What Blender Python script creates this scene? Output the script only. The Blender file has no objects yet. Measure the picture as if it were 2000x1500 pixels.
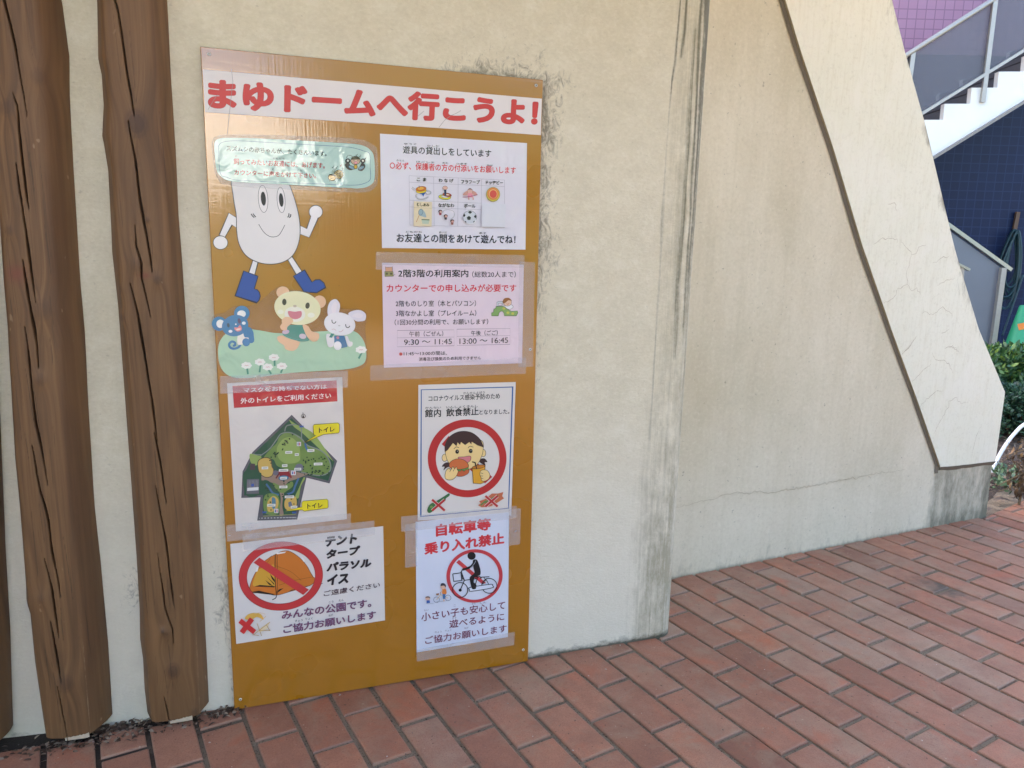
import bpy, bmesh, math, random
import numpy as np
from mathutils import Vector, Matrix
R_ = math.radians
SC = bpy.context.scene
COL = SC.collection

# ------------------------------------------------------------------ camera
CAM = np.array([0.119549536, -2.10974209, 1.33942204])
YAW, PITCH, ROLL, FPX = 0.326749271, 0.179043620, 0.0202033477, 1450.60626
fw = np.array([math.sin(YAW) * math.cos(PITCH), math.cos(YAW) * math.cos(PITCH), -math.sin(PITCH)])
rt0 = np.array([math.cos(YAW), -math.sin(YAW), 0.0])
up0 = np.cross(rt0, fw)
RT = math.cos(ROLL) * rt0 + math.sin(ROLL) * up0
UP = -math.sin(ROLL) * rt0 + math.cos(ROLL) * up0
cam = bpy.data.cameras.new('camera')
cam.sensor_width = 36.0
cam.lens = 36.0 * FPX / 2000.0
cam.clip_start = 0.05
cam.clip_end = 500.0
camo = bpy.data.objects.new('camera', cam)
COL.objects.link(camo)
camo.matrix_world = Matrix(((RT[0], UP[0], -fw[0], CAM[0]), (RT[1], UP[1], -fw[1], CAM[1]),
                            (RT[2], UP[2], -fw[2], CAM[2]), (0, 0, 0, 1)))
SC.camera = camo

# ------------------------------------------------------------------ light
SUN_EL, SUN_AZ = 38.0, 350.0       # the sun stands behind the wall: all that shows lies in open shade
w = bpy.data.worlds.new('World')
SC.world = w
w.use_nodes = True
nt = w.node_tree
sky = nt.nodes.new('ShaderNodeTexSky')
sky.sky_type = 'NISHITA'
sky.sun_disc = False
sky.sun_elevation = R_(SUN_EL)
sky.sun_rotation = R_(SUN_AZ)
sky.dust_density = 4.5
sky.air_density = 0.9
sky.ozone_density = 0.4
bg = nt.nodes['Background']
bg.inputs['Strength'].default_value = 0.15
nt.links.new(sky.outputs[0], bg.inputs['Color'])
sl = bpy.data.lights.new('sun', 'SUN')
sl.energy = 3.2
sl.angle = R_(0.6)
sl.color = (1.0, 0.95, 0.88)
so = bpy.data.objects.new('sun', sl)
COL.objects.link(so)
az, el = R_(SUN_AZ), R_(SUN_EL)
sdir = Vector((math.sin(az) * math.cos(el), math.cos(az) * math.cos(el), math.sin(el)))
so.rotation_euler = sdir.to_track_quat('Z', 'Y').to_euler()
so.location = sdir * 30
SC.view_settings.view_transform = 'Standard'
SC.view_settings.look = 'None'
SC.view_settings.gamma = 1.0
SC.view_settings.exposure = 2.84
try:
    SC.cycles.max_bounces = 10
    SC.cycles.diffuse_bounces = 6
    SC.cycles.transparent_max_bounces = 16
    SC.cycles.caustics_reflective = False
    SC.cycles.caustics_refractive = False
    SC.cycles.use_denoising = True
except Exception:
    pass

rng = np.random.default_rng(7)
random.seed(7)

# ------------------------------------------------------------------ helpers
def ray(x, y):
    return fw + (x - 1000.0) / FPX * RT - (y - 750.0) / FPX * UP
def on_y(x, y, Y=0.0):                       # a photo point taken to the wall plane at depth Y
    d = ray(x, y); return CAM + d * ((Y - CAM[1]) / d[1])
def on_z(x, y, Z=0.0):
    d = ray(x, y); return CAM + d * ((Z - CAM[2]) / d[2])
FH = np.array([math.sin(YAW), math.cos(YAW), 0.0]); RH = np.array([math.cos(YAW), -math.sin(YAW), 0.0])
def on_d(x, y, D):                           # to an upright plane D metres ahead of the viewer
    d = ray(x, y); return CAM + d * (D / (d @ FH))
PB0 = np.array([1.70809877, 0.426781195, 0.0])
PBD = np.array([3.71458 - 1.708099, 0.638243 - 0.426781, 0.0]); PBL = np.linalg.norm(PBD); PBD /= PBL
PBN = np.array([PBD[1], -PBD[0], 0.0])       # towards the viewer
def on_b(x, y):
    d = ray(x, y); return CAM + d * (((PB0 - CAM) @ PBN) / (d @ PBN))
def b_st(x, y):
    p = on_b(x, y); return float((p - PB0) @ PBD), float(p[2])

def srgb(r, g, b):
    f = lambda c: (c / 12.92 if c <= 0.04045 else ((c + 0.055) / 1.055) ** 2.4)
    return (f(r / 255), f(g / 255), f(b / 255), 1.0)

def link(o, parent=None):
    COL.objects.link(o)
    if parent is not None:
        o.parent = parent
        o.matrix_parent_inverse = parent.matrix_world.inverted() if parent.type != 'EMPTY' else Matrix.Translation(-Vector(parent.location))
    return o
def tag(o, label=None, cat=None, group=None, kind=None):
    if label: o['label'] = label
    if cat: o['category'] = cat
    if group: o['group'] = group
    if kind: o['kind'] = kind
    return o
def empty(name, loc, label, cat, group=None):
    o = bpy.data.objects.new(name, None); o.location = Vector(loc); o.empty_display_size = 0.1
    COL.objects.link(o)
    return tag(o, label, cat, group)
def mesh_obj(name, verts, faces, mats, parent=None, midx=None, smooth=False):
    me = bpy.data.meshes.new(name)
    me.from_pydata([tuple(v) for v in verts], [], [tuple(f) for f in faces])
    for m in (mats if isinstance(mats, (list, tuple)) else [mats]): me.materials.append(m)
    if midx is not None: me.polygons.foreach_set('material_index', np.array(midx, dtype=np.int32))
    if smooth: me.polygons.foreach_set('use_smooth', np.ones(len(me.polygons), dtype=bool))
    me.update()
    return link(bpy.data.objects.new(name, me), parent)
def grid_obj(name, P, mat, parent=None, attrs=None, flip=False, smooth=True):
    """P: (rows, cols, 3) array of points -> one sheet, with float attributes"""
    n, m = P.shape[:2]
    idx = np.arange(n * m).reshape(n, m)
    q = np.stack([idx[:-1, :-1], idx[:-1, 1:], idx[1:, 1:], idx[1:, :-1]], -1).reshape(-1, 4)
    if flip: q = q[:, ::-1]
    me = bpy.data.meshes.new(name)
    me.vertices.add(n * m); me.vertices.foreach_set('co', np.ascontiguousarray(P, dtype=np.float32).ravel())
    me.loops.add(q.size); me.loops.foreach_set('vertex_index', np.ascontiguousarray(q, dtype=np.int32).ravel())
    me.polygons.add(len(q)); me.polygons.foreach_set('loop_start', np.arange(0, q.size, 4, dtype=np.int32))
    me.polygons.foreach_set('use_smooth', np.full(len(q), smooth, dtype=bool))
    me.update(calc_edges=True)
    for k, a in (attrs or {}).items():
        at = me.attributes.new(k, 'FLOAT', 'POINT'); at.data.foreach_set('value', np.ascontiguousarray(a, dtype=np.float32).ravel())
    me.materials.append(mat)
    return link(bpy.data.objects.new(name, me), parent)

class MB:
    def __init__(s): s.v = []; s.f = []; s.m = []
    def add(s, v, f, m=0):
        b = len(s.v); s.v += [tuple(map(float, p)) for p in v]; s.f += [tuple(b + i for i in q) for q in f]; s.m += [m] * len(f)
    def prism(s, pts, d, m=0):
        """closed polygon pts extruded by vector d"""
        n = len(pts); d = np.array(d)
        v = [np.array(p) for p in pts] + [np.array(p) + d for p in pts]
        f = [tuple(range(n))[::-1], tuple(range(n, 2 * n))] + [(i, (i + 1) % n, n + (i + 1) % n, n + i) for i in range(n)]
        s.add(v, f, m)
    def bar(s, a, b, wx, up, wy, m=0):
        """box along a->b, width wx across, wy along 'up'"""
        a = np.array(a, float); b = np.array(b, float); t = b - a; t /= np.linalg.norm(t)
        u = np.array(up, float); u = u - t * (u @ t); u /= np.linalg.norm(u); c = np.cross(t, u)
        q = [c * wx / 2 + u * wy / 2, -c * wx / 2 + u * wy / 2, -c * wx / 2 - u * wy / 2, c * wx / 2 - u * wy / 2]
        s.prism([a + k for k in q], b - a, m)
    def tube(s, pts, r, n=8, m=0, cap=True):
        pts = [np.array(p, float) for p in pts]; N = len(pts)
        rr = r if hasattr(r, '__len__') else [r] * N
        ref = np.array([0.13, 0.31, 0.94]); rings = []
        for i, p in enumerate(pts):
            t = pts[min(i + 1, N - 1)] - pts[max(i - 1, 0)]; t = t / (np.linalg.norm(t) + 1e-9)
            u = np.cross(t, ref); u /= np.linalg.norm(u) + 1e-9; v = np.cross(t, u)
            rings.append([p + rr[i] * (math.cos(2 * math.pi * k / n) * u + math.sin(2 * math.pi * k / n) * v) for k in range(n)])
        f = [(i * n + k, i * n + (k + 1) % n, (i + 1) * n + (k + 1) % n, (i + 1) * n + k) for i in range(N - 1) for k in range(n)]
        if cap: f += [tuple(range(n))[::-1], tuple((N - 1) * n + k for k in range(n))]
        s.add([p for q in rings for p in q], f, m)
    def lathe(s, prof, c, n=24, m=0):
        v = []; f = []
        for (r, z) in prof: v += [(c[0] + r * math.cos(2 * math.pi * k / n), c[1] + r * math.sin(2 * math.pi * k / n), c[2] + z) for k in range(n)]
        for i in range(len(prof) - 1): f += [(i * n + k, i * n + (k + 1) % n, (i + 1) * n + (k + 1) % n, (i + 1) * n + k) for k in range(n)]
        s.add(v, f, m)
    def build(s, name, mats, parent=None, smooth=False):
        return mesh_obj(name, s.v, s.f, mats, parent, s.m, smooth)

def vnoise(x, y, seed=0):
    """smooth value noise on arrays"""
    xi = np.floor(x).astype(np.int64); yi = np.floor(y).astype(np.int64); fx = x - xi; fy = y - yi
    fx = fx * fx * (3 - 2 * fx); fy = fy * fy * (3 - 2 * fy)
    def h(a, b):
        n = (a * 374761393 + b * 668265263 + seed * 974634777) & 0xffffffff
        n = ((n ^ (n >> 13)) * 1274126177) & 0xffffffff
        return ((n ^ (n >> 16)) & 0xffff) / 65535.0
    return (h(xi, yi) * (1 - fx) + h(xi + 1, yi) * fx) * (1 - fy) + (h(xi, yi + 1) * (1 - fx) + h(xi + 1, yi + 1) * fx) * fy
def fbm(x, y, seed=0, o=4):
    a = 0; s = 0.5; t = 0
    for k in range(o): a = a + s * vnoise(x * 2 ** k, y * 2 ** k, seed + k); t += s; s *= 0.5
    return a / t
def sstep(a, b, x):
    t = np.clip((x - a) / (b - a), 0, 1); return t * t * (3 - 2 * t)
def seg_dist(X, Z, pts):
    """distance to a polyline and the fraction along it"""
    best = np.full(X.shape, 1e9); fr = np.zeros(X.shape); n = len(pts) - 1
    for i in range(n):
        ax, az_ = pts[i]; bx, bz = pts[i + 1]; dx, dz = bx - ax, bz - az_; L = dx * dx + dz * dz + 1e-12
        t = np.clip(((X - ax) * dx + (Z - az_) * dz) / L, 0, 1); d = np.hypot(X - ax - t * dx, Z - az_ - t * dz)
        k = d < best; best = np.where(k, d, best); fr = np.where(k, (i + t) / n, fr)
    return best, fr

# ------------------------------------------------------------------ node helpers
class NT:
    def __init__(s, name):
        s.m = bpy.data.materials.new(name); s.m.use_nodes = True; s.t = s.m.node_tree
        s.p = s.t.nodes['Principled BSDF']; s.out = s.t.nodes['Material Output']
    def n(s, t, **kw):
        k = s.t.nodes.new(t)
        for a, b in kw.items():
            if hasattr(k, a): setattr(k, a, b)
            else: k.inputs[a].default_value = b
        return k
    def l(s, a, b): s.t.links.new(a, b)
    def pos(s, scale=(1, 1, 1)):
        g = s.n('ShaderNodeNewGeometry'); mp = s.n('ShaderNodeMapping'); mp.inputs['Scale'].default_value = scale
        s.l(g.outputs['Position'], mp.inputs['Vector']); return mp.outputs[0]
    def noise(s, vec, scale, detail=4, rough=0.55, dist=0.0):
        k = s.n('ShaderNodeTexNoise'); k.inputs['Scale'].default_value = scale; k.inputs['Detail'].default_value = detail
        k.inputs['Roughness'].default_value = rough; k.inputs['Distortion'].default_value = dist; s.l(vec, k.inputs['Vector']); return k.outputs['Fac']
    def ramp(s, fac, stops, interp='LINEAR'):
        k = s.n('ShaderNodeValToRGB'); k.color_ramp.interpolation = interp; e = k.color_ramp.elements
        for i, (p, c) in enumerate(stops):
            x = e[i] if i < 2 else e.new(p); x.position = p; x.color = c if hasattr(c, '__len__') else (c, c, c, 1)
        s.l(fac, k.inputs[0]); return k.outputs[0]
    def mix(s, fac, a, b, mode='MIX'):
        k = s.n('ShaderNodeMix', data_type='RGBA', blend_type=mode)
        for sock, v in ((k.inputs[0], fac), (k.inputs[6], a), (k.inputs[7], b)):
            if hasattr(v, 'is_linked'): s.l(v, sock)
            else: sock.default_value = v
        return k.outputs[2]
    def math(s, op, a, b=0.0, clamp=False):
        k = s.n('ShaderNodeMath', operation=op, use_clamp=clamp)
        for sock, v in ((k.inputs[0], a), (k.inputs[1], b)):
            if hasattr(v, 'is_linked'): s.l(v, sock)
            else: sock.default_value = v
        return k.outputs[0]
    def attr(s, name):
        k = s.n('ShaderNodeAttribute'); k.attribute_name = name; return k.outputs['Fac']
    def bump(s, h, strength=0.3, dist=0.002, chain=None):
        k = s.n('ShaderNodeBump'); k.inputs['Strength'].default_value = strength; k.inputs['Distance'].default_value = dist
        s.l(h, k.inputs['Height'])
        if chain is not None: s.l(chain, k.inputs['Normal'])
        return k.outputs[0]
    def set(s, **kw):
        for a, b in kw.items():
            i = s.p.inputs[a.replace('_', ' ')]
            if hasattr(b, 'is_linked'): s.l(b, i)
            else: i.default_value = b
        return s.m

_cache = {}
def ink(rgb, gloss=0.35, film=True):
    """printed colour under a slightly wavy clear film"""
    key = (tuple(rgb), gloss, film)
    if key in _cache: return _cache[key]
    k = NT('print_%d_%d_%d' % tuple(rgb[:3]))
    v = k.pos()
    c = srgb(*rgb)
    f = k.noise(v, 9.0, 3); col = k.mix(f, tuple(x * 0.93 for x in c[:3]) + (1,), tuple(min(1, x * 1.05) for x in c[:3]) + (1,))
    k.set(Base_Color=col, Roughness=gloss)
    if film:
        a = k.noise(v, 16.0, 2, 0.5, 0.6); b = k.bump(a, 0.5, 0.006)
        k.set(Normal=b)
        k.p.inputs['Coat Weight'].default_value = 1.0; k.p.inputs['Coat Roughness'].default_value = 0.08; k.p.inputs['Coat IOR'].default_value = 1.5
        k.l(b, k.p.inputs['Coat Normal'])
    _cache[key] = k.m
    return k.m
def film_mat(name, alpha, rgb=(225, 222, 225), rough=0.22, wrinkle=0.7):
    """clear tape or laminate film: part see-through, part milky and glossy"""
    if name in _cache: return _cache[name]
    k = NT(name); v = k.pos((1, 1, 1))
    a = k.noise(v, 30.0, 3, 0.6, 1.2); s2 = k.noise(k.pos((6, 6, 90)), 3.0, 2)
    b = k.bump(k.math('ADD', a, s2), wrinkle, 0.004)
    k.set(Base_Color=srgb(*rgb), Roughness=rough, Normal=b)
    k.p.inputs['Coat Weight'].default_value = 1.0; k.p.inputs['Coat Roughness'].default_value = 0.06; k.p.inputs['Coat IOR'].default_value = 1.8; k.l(b, k.p.inputs['Coat Normal'])
    tr = k.n('ShaderNodeBsdfTransparent'); mx = k.n('ShaderNodeMixShader')
    al = k.math('ADD', k.math('MULTIPLY', k.noise(v, 22.0, 3), alpha * 0.5), alpha * (0.5 if 'milky' in name else 0.42), True)
    k.l(al, mx.inputs[0]); k.l(tr.outputs[0], mx.inputs[1]); k.l(k.p.outputs[0], mx.inputs[2]); k.l(mx.outputs[0], k.out.inputs[0])
    _cache[name] = k.m
    return k.m
def plain(name, rgb, rough=0.5, metal=0.0, var=0.12, scale=20.0, bump=0.0):
    if name in _cache: return _cache[name]
    k = NT(name); v = k.pos(); c = srgb(*rgb)
    f = k.noise(v, scale, 4)
    k.set(Base_Color=k.mix(f, tuple(x * (1 - var) for x in c[:3]) + (1,), tuple(min(1, x * (1 + var)) for x in c[:3]) + (1,)), Roughness=rough, Metallic=metal)
    if bump: k.set(Normal=k.bump(k.noise(v, scale * 6, 4), bump, 0.003))
    _cache[name] = k.m
    return k.m

# ------------------------------------------------------------------ materials of the setting
def wall_material():
    k = NT('cream_plaster'); v = k.pos()
    big = k.noise(v, 1.6, 4, 0.6); mid = k.noise(v, 9.0, 5, 0.6); fine = k.noise(v, 160.0, 3, 0.6)
    base = k.mix(big, srgb(215, 204, 176), srgb(228, 219, 197))
    base = k.mix(k.math('MULTIPLY', mid, 0.35), base, srgb(203, 190, 164))
    mo2 = k.noise(k.pos((11, 11, 15)), 1.0, 6, 0.68); base = k.mix(k.ramp(mo2, [(0.46, 0), (0.72, 0.28)]), base, srgb(194, 184, 162)); base = k.mix(k.ramp(mo2, [(0.28, 0.35), (0.48, 0)]), base, srgb(236, 229, 212))
    gr2 = k.noise(k.pos((95, 95, 150)), 1.0, 4, 0.65); base = k.mix(k.ramp(gr2, [(0.5, 0), (0.75, 0.16)]), base, srgb(160, 148, 122)); base = k.mix(k.ramp(gr2, [(0.25, 0.3), (0.48, 0)]), base, srgb(240, 234, 220))
    # small dark specks
    sp = k.ramp(k.noise(k.pos((70, 70, 110)), 1.0, 2, 0.5), [(0.70, 0), (0.76, 1)])
    base = k.mix(k.math('MULTIPLY', sp, 0.22), base, srgb(120, 108, 90))
    base = k.mix(k.math('MULTIPLY', k.attr('pale'), 0.75), base, srgb(228, 221, 208))
    # scuffed dirt round the board: hair-like
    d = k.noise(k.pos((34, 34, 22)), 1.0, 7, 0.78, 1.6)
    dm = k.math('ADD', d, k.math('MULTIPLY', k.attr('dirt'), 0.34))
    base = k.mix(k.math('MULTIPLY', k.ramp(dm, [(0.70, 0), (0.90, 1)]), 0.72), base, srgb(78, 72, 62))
    # run-off algae: streaks stretched down the wall
    st = k.noise(k.pos((150, 150, 1.3)), 1.0, 4, 0.7, 0.3)
    br = k.noise(k.pos((60, 60, 60)), 1.0, 4, 0.7)
    am = k.math('ADD', k.math('MULTIPLY', k.math('SUBTRACT', st, 0.5), 2.0), k.math('MULTIPLY', k.math('SUBTRACT', br, 0.5), 0.8))
    am = k.math('ADD', k.math('MULTIPLY', am, k.math('MULTIPLY', k.attr('algae'), 1.6, True)), k.attr('algae'))
    base = k.mix(k.math('MULTIPLY', k.ramp(am, [(0.25, 0), (0.6, 0.35), (1.05, 1)]), 0.86), base, srgb(76, 76, 62))
    gm = k.math('ADD', k.math('MULTIPLY', k.math('MULTIPLY', k.math('ADD', k.math('SUBTRACT', st, 0.5), k.math('MULTIPLY', k.math('SUBTRACT', k.noise(k.pos((30, 30, 12)), 1.0, 5, 0.7), 0.5), 1.6)), 1.3), k.math('MULTIPLY', k.attr('moss'), 1.5, True)), k.attr('moss'))
    base = k.mix(k.math('MULTIPLY', k.ramp(gm, [(0.2, 0), (1.1, 1)]), 0.72), base, srgb(142, 134, 108))
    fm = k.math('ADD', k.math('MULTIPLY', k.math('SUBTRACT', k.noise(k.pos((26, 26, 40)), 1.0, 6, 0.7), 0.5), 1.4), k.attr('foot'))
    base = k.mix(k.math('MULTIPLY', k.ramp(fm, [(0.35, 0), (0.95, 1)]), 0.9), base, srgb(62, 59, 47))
    # trowelled render
    b1 = k.bump(k.noise(k.pos((55, 55, 120)), 1.0, 4, 0.65, 0.8), 0.42, 0.004)
    b2 = k.bump(fine, 0.25, 0.002, b1)
    return k.set(Base_Color=base, Roughness=0.82, Normal=b2)
def pier_material():
    k = NT('weathered_render'); v = k.pos()
    big = k.ramp(k.noise(k.pos((2.6, 2.6, 0.9)), 1.0, 5, 0.6), [(0.28, 0), (0.68, 1)])
    warm = k.mix(big, srgb(198, 186, 158), srgb(222, 212, 189))
    white = k.mix(k.noise(v, 4.0, 5, 0.6), srgb(208, 199, 180), srgb(232, 224, 206))
    z = k.math('ADD', k.attr('low'), k.math('MULTIPLY', k.math('SUBTRACT', k.noise(v, 5.0, 3), 0.5), 0.25), True)
    base = k.mix(z, warm, white)
    st = k.noise(k.pos((36, 36, 1.2)), 1.0, 4, 0.6, 0.3)
    base = k.mix(k.math('MULTIPLY', k.ramp(st, [(0.52, 0), (0.78, 1)]), 0.18), base, srgb(178, 168, 140))
    blot = k.noise(v, 2.2, 5, 0.65)
    base = k.mix(k.math('MULTIPLY', k.ramp(blot, [(0.5, 0), (0.7, 1)]), 0.25), base, srgb(176, 170, 142))
    gr2 = k.noise(k.pos((70, 70, 80)), 1.0, 5, 0.68); base = k.mix(k.ramp(gr2, [(0.5, 0), (0.75, 0.2)]), base, srgb(150, 140, 116)); base = k.mix(k.ramp(gr2, [(0.25, 0.28), (0.46, 0)]), base, srgb(238, 232, 218))
    sp = k.ramp(k.noise(k.pos((60, 60, 60)), 1.0, 2, 0.5), [(0.70, 0), (0.76, 1)])
    base = k.mix(k.math('MULTIPLY', sp, 0.45), base, srgb(110, 104, 88))
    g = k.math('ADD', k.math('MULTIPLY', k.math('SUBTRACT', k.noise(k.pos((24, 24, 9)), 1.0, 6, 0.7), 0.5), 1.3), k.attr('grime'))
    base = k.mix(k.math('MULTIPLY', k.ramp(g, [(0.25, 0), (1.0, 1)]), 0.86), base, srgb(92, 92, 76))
    b1 = k.bump(k.noise(k.pos((90, 90, 24)), 1.0, 4, 0.6), 0.08, 0.001)
    b2 = k.bump(k.noise(v, 220, 3), 0.12, 0.0012, b1)
    return k.set(Base_Color=base, Roughness=0.85, Normal=b2)
def cladding_material():
    k = NT('cream_render_face'); v = k.pos()
    base = k.mix(k.noise(v, 2.0, 4, 0.55), srgb(226, 221, 198), srgb(238, 234, 216))
    st = k.noise(k.pos((60, 60, 7)), 1.0, 6, 0.72)
    base = k.mix(k.math('MULTIPLY', k.ramp(st, [(0.48, 0), (0.8, 1)]), 0.35), base, srgb(198, 186, 152))
    gr2 = k.noise(k.pos((60, 60, 66)), 1.0, 5, 0.68); base = k.mix(k.ramp(gr2, [(0.52, 0), (0.76, 0.25)]), base, srgb(168, 158, 128))
    w_ = k.noise(k.pos((3.2, 3.2, 4.0)), 1.0, 5, 0.65, 0.8)
    base = k.mix(k.math('MULTIPLY', k.ramp(w_, [(0.5, 0), (0.62, 1)]), 0.3), base, srgb(238, 232, 218))
    g = k.math('ADD', k.math('MULTIPLY', k.math('SUBTRACT', k.noise(k.pos((50, 50, 14)), 1.0, 6, 0.72), 0.5), 1.5), k.attr('grime'))
    base = k.mix(k.math('MULTIPLY', k.ramp(g, [(0.35, 0), (1.0, 1)]), 0.75), base, srgb(116, 104, 76))
    b1 = k.bump(k.noise(k.pos((80, 80, 50)), 1.0, 5, 0.65), 0.15, 0.002)
    return k.set(Base_Color=base, Roughness=0.75, Normal=b1)
def brick_material():
    k = NT('red_paving_brick'); v = k.pos(); a = k.attr('tone'); g = k.attr('grey')
    c = k.ramp(a, [(0.0, srgb(144, 96, 74)), (0.35, srgb(172, 118, 92)), (0.7, srgb(190, 136, 108)), (1.0, srgb(196, 120, 82))])
    m = k.noise(v, 14.0, 5, 0.65); c = k.mix(k.math('MULTIPLY', m, 0.55), c, srgb(118, 78, 66))
    dust = k.noise(v, 5.0, 5, 0.7); c = k.mix(k.math('MULTIPLY', k.ramp(k.math('ADD', dust, g), [(0.62, 0), (1.05, 1)]), 0.65), c, srgb(172, 148, 126))  # random dust; grey also carries light painted in towards the right
    f = k.noise(v, 260.0, 3, 0.75); c = k.mix(k.ramp(f, [(0.45, 0), (0.75, 0.55)]), c, srgb(104, 66, 54)); c = k.mix(k.ramp(k.noise(k.pos((9, 9, 9)), 1.0, 6, 0.75), [(0.45, 0), (0.75, 0.5)]), c, srgb(122, 84, 70))
    c = k.mix(k.ramp(k.noise(k.pos((7, 7, 7)), 1.0, 5, 0.7, 0.5), [(0.5, 0), (0.72, 0.6)]), c, srgb(160, 136, 112))
    c = k.mix(k.ramp(k.noise(k.pos((6, 6, 9)), 1.0, 5, 0.7, 0.7), [(0.54, 0), (0.75, 0.6)]), c, srgb(182, 98, 66))
    s = k.ramp(k.noise(k.pos((70, 70, 70)), 1.0, 2, 0.6), [(0.68, 0), (0.74, 1)]); c = k.mix(k.math('MULTIPLY', s, 0.7), c, srgb(66, 48, 42))
    s = k.ramp(k.noise(k.pos((60, 60, 61)), 1.0, 2, 0.6), [(0.70, 0), (0.76, 1)]); c = k.mix(k.math('MULTIPLY', s, 0.5), c, srgb(200, 176, 154))
    oil = k.math('ADD', k.math('MULTIPLY', k.math('SUBTRACT', k.noise(v, 22.0, 4), 0.5), 1.1), k.attr('stain'))
    c = k.mix(k.math('MULTIPLY', k.ramp(oil, [(0.3, 0), (0.9, 1)]), 0.85), c, srgb(72, 68, 60))
    c = k.mix(k.math('MULTIPLY', k.ramp(k.math('ADD', k.math('MULTIPLY', k.math('SUBTRACT', k.noise(v, 18.0, 4), 0.5), 0.9), k.attr('pale')), [(0.3, 0), (0.9, 1)]), 0.55), c, srgb(168, 150, 134))
    ed = k.attr('edge'); c = k.mix(k.math('MULTIPLY', ed, 0.45), c, srgb(150, 126, 108))
    b = k.bump(k.noise(v, 90.0, 4, 0.7), 0.3, 0.0025); b2 = k.bump(f, 0.25, 0.001, b)
    r = k.ramp(m, [(0.3, 0.42), (0.8, 0.66)])
    k.p.inputs['Specular IOR Level'].default_value = 0.4
    return k.set(Base_Color=c, Roughness=r, Normal=b2)
def sand_material():
    k = NT('dirty_joint_sand'); v = k.pos()
    c = k.mix(k.noise(v, 4.0, 5, 0.7), srgb(92, 78, 62), srgb(158, 142, 120)); gg_ = k.n('ShaderNodeNewGeometry'); sx_ = k.n('ShaderNodeSeparateXYZ'); k.l(gg_.outputs['Position'], sx_.inputs[0]); c = k.mix(k.math('MULTIPLY', k.ramp(k.math('ADD', k.math('MULTIPLY', sx_.outputs[0], -1.6), k.noise(v, 6.0, 3)), [(0.5, 0), (0.8, 1)]), k.ramp(k.math('ADD', sx_.outputs[1], 0.9), [(0.35, 0), (0.8, 1)])), c, srgb(52, 42, 34)); c = k.mix(k.ramp(k.noise(v, 220, 2), [(0.55, 0), (0.7, 1)]), c, srgb(56, 44, 36))
    return k.set(Base_Color=c, Roughness=0.95, Normal=k.bump(k.noise(v, 150, 4), 0.8, 0.004))
def soil_material():
    k = NT('planting_soil'); v = k.pos()
    c = k.mix(k.noise(v, 12.0, 5, 0.7), srgb(52, 42, 36), srgb(92, 76, 62))
    return k.set(Base_Color=c, Roughness=0.95, Normal=k.bump(k.noise(v, 60, 5), 1.0, 0.02))
def wood_material():
    k = NT('stained_log_wood'); 
    u = k.attr('grain'); g = k.n('ShaderNodeNewGeometry'); sx = k.n('ShaderNodeSeparateXYZ'); k.l(g.outputs['Position'], sx.inputs[0])
    cx = k.n('ShaderNodeCombineXYZ'); k.l(u, cx.inputs[0]); k.l(sx.outputs[2], cx.inputs[2])
    def gn(sx_, sz_, d, r, dist=0.0):
        mp = k.n('ShaderNodeMapping'); mp.inputs['Scale'].default_value = (sx_, 1, sz_); k.l(cx.outputs[0], mp.inputs['Vector']); return k.noise(mp.outputs[0], 1.0, d, r, dist)
    a = gn(42, 1.6, 3, 0.5, 0.6); b = gn(105, 2.4, 4, 0.65); cc = gn(6, 1.2, 4, 0.6)
    c = k.mix(a, srgb(94, 64, 39), srgb(142, 104, 66)); c = k.mix(k.ramp(b, [(0.35, 0), (0.7, 0.8)]), c, srgb(80, 53, 30))
    rg = k.math('SINE', k.math('MULTIPLY', gn(8, 0.35, 2, 0.5, 0.2), 80.0)); c = k.mix(k.ramp(rg, [(0.0, 0), (1.0, 0.5)]), c, srgb(74, 48, 28))
    c = k.mix(k.ramp(cc, [(0.35, 0), (0.75, 0.5)]), c, srgb(132, 96, 60))
    c = k.mix(k.math('MULTIPLY', k.attr('knot'), 0.75), c, srgb(62, 40, 32))
    c = k.mix(k.math('MULTIPLY', k.attr('red'), 0.75), c, srgb(118, 62, 46))
    c = k.mix(k.math('MULTIPLY', k.attr('crack'), 0.8), c, srgb(30, 20, 15))
    c = k.mix(k.math('MULTIPLY', k.ramp(k.math('ADD', k.math('MULTIPLY', gn(60, 22, 4, 0.7), 0.6), k.attr('wear')), [(0.75, 0), (0.95, 1)]), 0.7), c, srgb(158, 128, 94))
    mp2 = k.pos((50, 50, 26)); sp = k.ramp(k.noise(mp2, 1.0, 1), [(0.76, 0), (0.79, 1)]); c = k.mix(k.math('MULTIPLY', sp, 0.5), c, srgb(160, 130, 98))
    bb = k.bump(a, 0.25, 0.003); b2 = k.bump(b, 0.35, 0.0015, bb)
    return k.set(Base_Color=c, Roughness=0.62, Normal=b2)

M_WALL = wall_material(); M_PIER = pier_material(); M_CLAD = cladding_material(); M_BRICK = brick_material()
M_SAND = sand_material(); M_SOIL = soil_material(); M_WOOD = wood_material()

# ------------------------------------------------------------------ ground
EDGE_A, EDGE_B = on_z(1927, 1009)[:2], on_z(2000, 976)[:2]       # brick / planting-bed edge
ed = (EDGE_B - EDGE_A) / np.linalg.norm(EDGE_B - EDGE_A); EN = np.array([ed[1], -ed[0]])   # towards the paving
g = 60.0
tag(mesh_obj('ground', [(-g, -g, -0.06), (g, -g, -0.06), (g, g, -0.06), (-g, g, -0.06)], [(0, 1, 2, 3)],
             plain('outer_ground', (128, 120, 104), 0.9, 0, 0.25, 1.2)), kind='structure')
tag(mesh_obj('joint_sand', [(-6, -8, -0.0068), (9, -8, -0.0068), (9, 2.2, -0.0068), (-6, 2.2, -0.0068)], [(0, 1, 2, 3)], M_SAND), kind='structure')

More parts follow.
